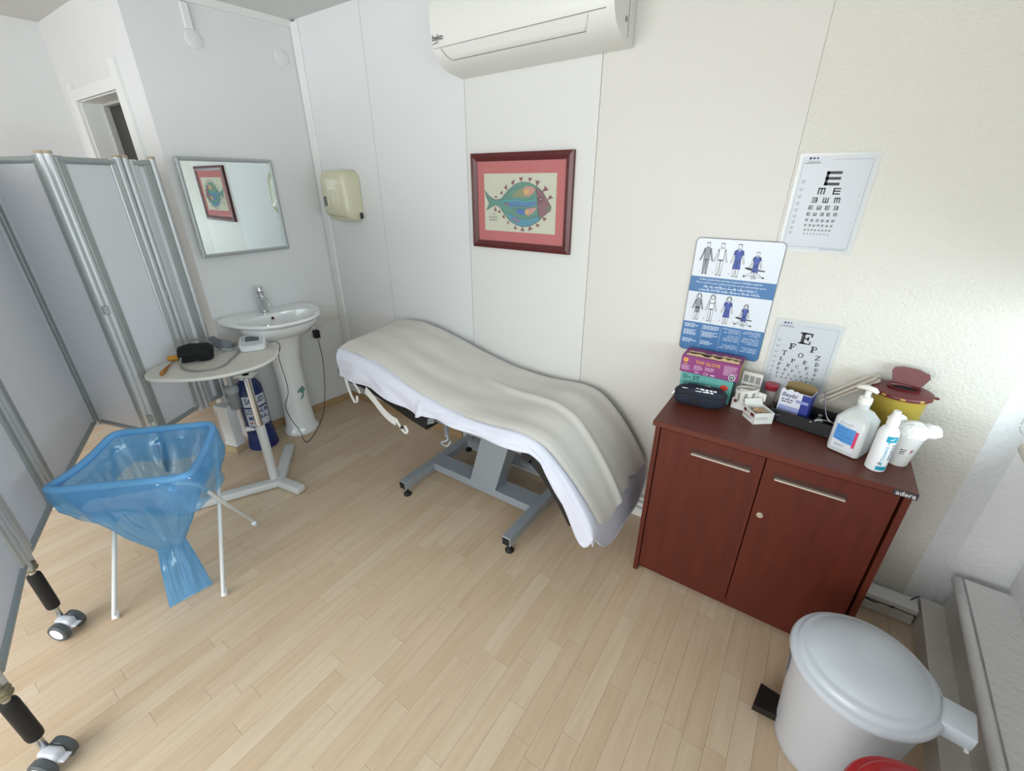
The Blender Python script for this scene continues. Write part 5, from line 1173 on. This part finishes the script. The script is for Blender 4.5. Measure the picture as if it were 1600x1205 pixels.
def nz3(p, s_): return mnoise.noise(Vector(p) * s_)
hemT = [(-2.06, .640), (-1.91, .648), (-1.75, .640), (-1.638, .620), (-1.50, .600), (-1.42, .580), (-1.395, .584), (-1.373, .598), (-1.20, .600), (-1.06, .594), (-.90, .596), (-.78, .602), (-.72, .578), (-.672, .520), (-.608, .420), (-.575, .345), (-.548, .290), (-.525, .262), (-.505, .256), (-.49, .268), (-.475, .30), (-.45, .36)]
bsh = thing('couch_sheet', 'white cotton fitted sheet hanging over the couch side', 'sheet', (-1.24, 1.28, .6))
TS = LT + .062
def sheet(u, v):
    if v <= .6:
        q = v / .6; y = 1.888 - (1.888 - 1.288) * q; t = sx0(y) - .01 + (TS - sx0(y)) * u
        if u > .9: t -= (.04 * q ** 8 - .075 * (1 - abs(2 * q - 1) ** 5)) * ((u - .9) / .1) ** 2
        p, n_ = prf(t); o_ = .004 + .003 * nz3((p.x, y, p.z), 5)
        return Vector((p.x, y, p.z)) + n_ * max(.002, o_)
    q = (v - .6) / .4; t = sx0(1.288) - .01 + (TS - sx0(1.288)) * u
    if u > .9: t -= .04 * ((u - .9) / .1) ** 2
    p, n_ = prf(t); p = p + n_ * .004
    hz = interp(hemT, p.x); hz = min(hz, p.z - .004)
    z = p.z + (hz - p.z) * q
    rip = .008 * sin(26 * p.x + 2 * nz3((p.x, q, 0), 3)) * q + .010 * nz3((p.x * 1.0, q * .3, 4.), 6) * q
    fold = .016 * math.exp(-((p.x + 1.385 + .02 * q) / .014) ** 2) * q
    return Vector((p.x, 1.286 - .018 * min(1, q * 3) - rip - fold - .006 * q, z))
mat('sheet_white', '#d6d8e4', .8, var=.03, scale=5, bump=.08, bscale=200)
obj('cloth', MB().grid(sheet, 170, 44), 'sheet_white', bsh, smooth=True)
hem = [sheet(k / 169, 1.0) for k in range(170)]
obj('hem', MB().tube(hem, .003, 6), 'sheet_white', bsh, smooth=True)
endh = [sheet(1.0, .6 * k / 20) for k in range(21)]
obj('hem', MB().tube(endh, .003, 6), 'sheet_white', bsh, smooth=True)
def headh(u, v):                                  # loose corner at the head end
    y = 1.34 - .07 * u; return Vector((-1.985 - .05 * sin(pi * u) * v - .015 * u, y - .010 * sin(3 * pi * v) * v, .775 - .14 * v + .02 * u * v))
obj('corner_drape', MB().grid(headh, 12, 12), 'sheet_white', bsh, smooth=True)
def ribbon(path, wd, nrm):
    P = smoothpath(path, 6); V = []; n_ = Vector(nrm).normalized() * wd / 2
    M = MB()
    for p in P: V += [p + n_, p - n_]
    k = len(P); return M.add(V, [(2 * i, 2 * i + 1, 2 * i + 3, 2 * i + 2) for i in range(k - 1)])
obj('tie_strap', ribbon([(-1.95, 1.266, .66), (-1.93, 1.258, .61), (-1.905, 1.252, .565), (-1.885, 1.25, .535), (-1.872, 1.25, .522), (-1.862, 1.255, .535), (-1.868, 1.262, .56)], .024, (1, 0, .35)), mat('strap_white', '#dcdcd8', .8), bsh, smooth=True)
obj('tie_strap', ribbon([(-1.90, 1.275, .63), (-1.86, 1.27, .60), (-1.845, 1.268, .58)], .02, (1, 0, .5)), mat('strap_white'), bsh, smooth=True)
obj('tie_strap', ribbon([(-1.80, 1.272, .61), (-1.74, 1.264, .585), (-1.66, 1.256, .535), (-1.60, 1.25, .512), (-1.555, 1.25, .505)], .048, (.37, 0, .93)), mat('strap_white'), bsh, smooth=True)
obj('tie_loop', MB().tube(smoothpath([(-1.555, 1.25, .525), (-1.53, 1.245, .50), (-1.505, 1.243, .478), (-1.485, 1.243, .470), (-1.475, 1.245, .484), (-1.495, 1.25, .505)], 6), .0065, 8, flat=1.), mat('strap_white'), bsh, smooth=True)
obj('buckle', MB().lathe([(0, -.006), (.008, -.004), (.008, .004), (0, .006)], (-1.512, 1.243, .492), 10), 'black_plastic', bsh, smooth=True)

cv = thing('couch_cover', 'beige cloth laid lengthwise over the white couch sheet', 'cover', (-1.24, 1.58, .68))
def cover(u, v):
    yn_ = 1.296 + .012 * sin(9 * u) * (1 - u) + (.03 * max(0, (u - .8) / .2) ** 1.5)
    yf_ = 1.899 + .002 * sin(21 * u)
    y = yf_ + (yn_ - yf_) * v
    jag = interp([(0, .075), (.26, .085), (.40, .115), (.44, .085), (.62, .090), (.68, .075), (.86, .055), (1.0, .10)], v)
    t0 = sx0(y) - .012; t1 = LT + .055 - jag
    t = t0 + (t1 - t0) * u; p, n_ = prf(t)
    rid = math.exp(-((y - (1.60 + .05 * sin(5 * u) - .10 * max(0, u - .72))) / .022) ** 2) * .016 * max(0, min(1, (u - .45) / .2))
    w_ = .007 * nz3((p.x * 1.2, y * 3, 0), 3.2) + .004 * nz3((p.x, y, 1), 9)
    dip = -.006 * math.exp(-((y - 1.45) / .05) ** 2) * max(0, 1 - abs(u - .3) / .3)
    edge = .004 if 0.03 < v < .97 else .001
    q = Vector((p.x, y, p.z)) + n_ * max(.011, .013 + rid + w_ + edge + dip)
    if v > .9: q.z -= .010 * (v - .9) / .1
    if v < .06: q.z -= .03 * (.06 - v) / .06
    return q
mat('cover_beige', '#d4d1ca', .85, var=.04, scale=4, bump=.06, bscale=250)
obj('cloth', MB().grid(cover, 130, 60), 'cover_beige', cv, smooth=True)
def headover(u, v):                               # short turn-down at the head end
    p = cover(0, u); return Vector((p.x - .008 * sin(pi * v / 2), p.y, p.z - .085 * v))
obj('head_turn', MB().grid(headover, 40, 8), 'cover_beige', cv, smooth=True)
obj('underlay', MB().grid(lambda u, v: (lambda pn: Vector((pn[0].x, 1.47 + .075 * v + .04 * max(0, u - .4) * 0, pn[0].z)) + pn[1] * (.030 - .016 * abs(2 * v - 1) ** 2))(prf(LT * (.60 + .385 * u))), 50, 6), mat('underlay_white', '#d9d9d6', .85), cv, smooth=True) if False else None

# ================================================================== bins
def bin_(name, label, c, rb_, rt_, h, lidm, bodym, rot, hinge=True):
    t = thing(name, label, 'bin', (c[0], c[1], 0), rot); M_ = WM[t.name]
    obj('bucket', MB().lathe([(0, .004), (rb_ - .006, .0), (rb_, .006), (rb_ * .99 + .004, .03), (rt_ - .012, h - .03), (rt_ - .010, h - .012)], n=56, M=M_), bodym, t, smooth=50)
    ld_ = obj('lid', MB().lathe([(rt_ - .008, h - .028), (rt_, h - .026), (rt_ + .003, h - .014), (rt_ - .001, h - .004), (rt_ - .012, h + .001), (rt_ - .016, h + .012), (rt_ - .022, h + .017), (rt_ - .030, h + .017), (rt_ - .036, h + .022), (rt_ - .055, h + .034), (rt_ - .09, h + .043), (rt_ - .13, h + .047), (0, h + .048)], n=64, M=M_), lidm, t, smooth=40)
    if hinge:
        obj('hinge_block', MB().rbox(rt_ - .014, rt_ + .055, -.042, .042, h - .045, h + .004, .008, 2, M_), lidm, ld_, smooth=40)
        obj('hinge_pin', MB().tube([M_ @ Vector((rt_ + .045, -.048, h - .04)), M_ @ Vector((rt_ + .045, .048, h - .04))], .005, 8), 'white_plastic', ld_)
        obj('pedal', MB().add([M_ @ Vector(p) for p in ((-rb_ - .065, -.045, .022), (-rb_ - .065, .045, .022), (-rb_ + .02, .035, .03), (-rb_ + .02, -.035, .03), (-rb_ - .065, -.045, .05), (-rb_ - .065, .045, .05), (-rb_ + .02, .035, .062), (-rb_ + .02, -.035, .062))], [(0, 1, 2, 3), (7, 6, 5, 4), (0, 4, 5, 1), (1, 5, 6, 2), (2, 6, 7, 3), (3, 7, 4, 0)]), 'black_plastic', t)
        def bw(x, z):
            rr_ = rb_ + (rt_ - rb_) * (z / h) - .003; a = pi + x / rr_; return M_ @ Vector((rr_ * cos(a), rr_ * sin(a), z))
        obj('sticker', MB().grid(lambda u, v: bw(-.012 + .05 * u, .255 + .07 * v), 5, 3), mat('sticker_blue', '#7c86a6', .5), t)
        obj('sticker', MB().grid(lambda u, v: bw(-.006 + .03 * u, .215 + .03 * v), 5, 3), mat('sticker_pale', '#9ea6b8', .5), t)
    return t
bin_('pedal_bin', 'grey-white plastic pedal bin with domed lid beside the cabinet', (.372, 1.166), .128, .170, .40, mat('bin_lid', '#c6ced6', .28), mat('bin_body', '#c2c5ca', .4), radians(-8))
bin_('red_lid_bin', 'bin with red lid just entering at the bottom frame edge', (.462, .812), .105, .140, .40, mat('bin_red', '#b3131c', .35), mat('bin_body2', '#b9b9b6', .45), 0, False)

# ================================================================== parts written as several boxes become one object per piece
def split_islands(o):
    me = o.data; par = list(range(len(me.vertices)))
    def find(i):
        while par[i] != i: par[i] = par[par[i]]; i = par[i]
        return i
    for e in me.edges:
        a, b = find(e.vertices[0]), find(e.vertices[1])
        if a != b: par[a] = b
    roots = {}
    for p in me.polygons: roots.setdefault(find(p.vertices[0]), []).append(tuple(p.vertices))
    if len(roots) < 2: return
    for k, (r, faces) in enumerate(roots.items()):
        ids = sorted({i for f in faces for i in f}); ix = {v: n for n, v in enumerate(ids)}
        m2 = bpy.data.meshes.new(o.name.split('.')[0]); m2.from_pydata([me.vertices[i].co.copy() for i in ids], [], [tuple(ix[i] for i in f) for f in faces]); m2.update()
        for mm in me.materials: m2.materials.append(mm)
        if me.polygons[0].use_smooth: m2.shade_smooth()
        if k == 0: first = m2
        else:
            c = bpy.data.objects.new(o.name.split('.')[0], m2); COL.objects.link(c); c.parent = o.parent; c.location = o.location
    o.data = first
SPLIT = {'stripe', 'upright', 'label_band', 'pale_band', 'blue_panel', 'upper_chassis', 'head_support', 'trunking_lid', 'inside', 'door_stop', 'mask_picture', 'upper_wall'}
for o in list(bpy.data.objects):
    if o.type == 'MESH' and o.name.split('.')[0] in SPLIT: split_islands(o)
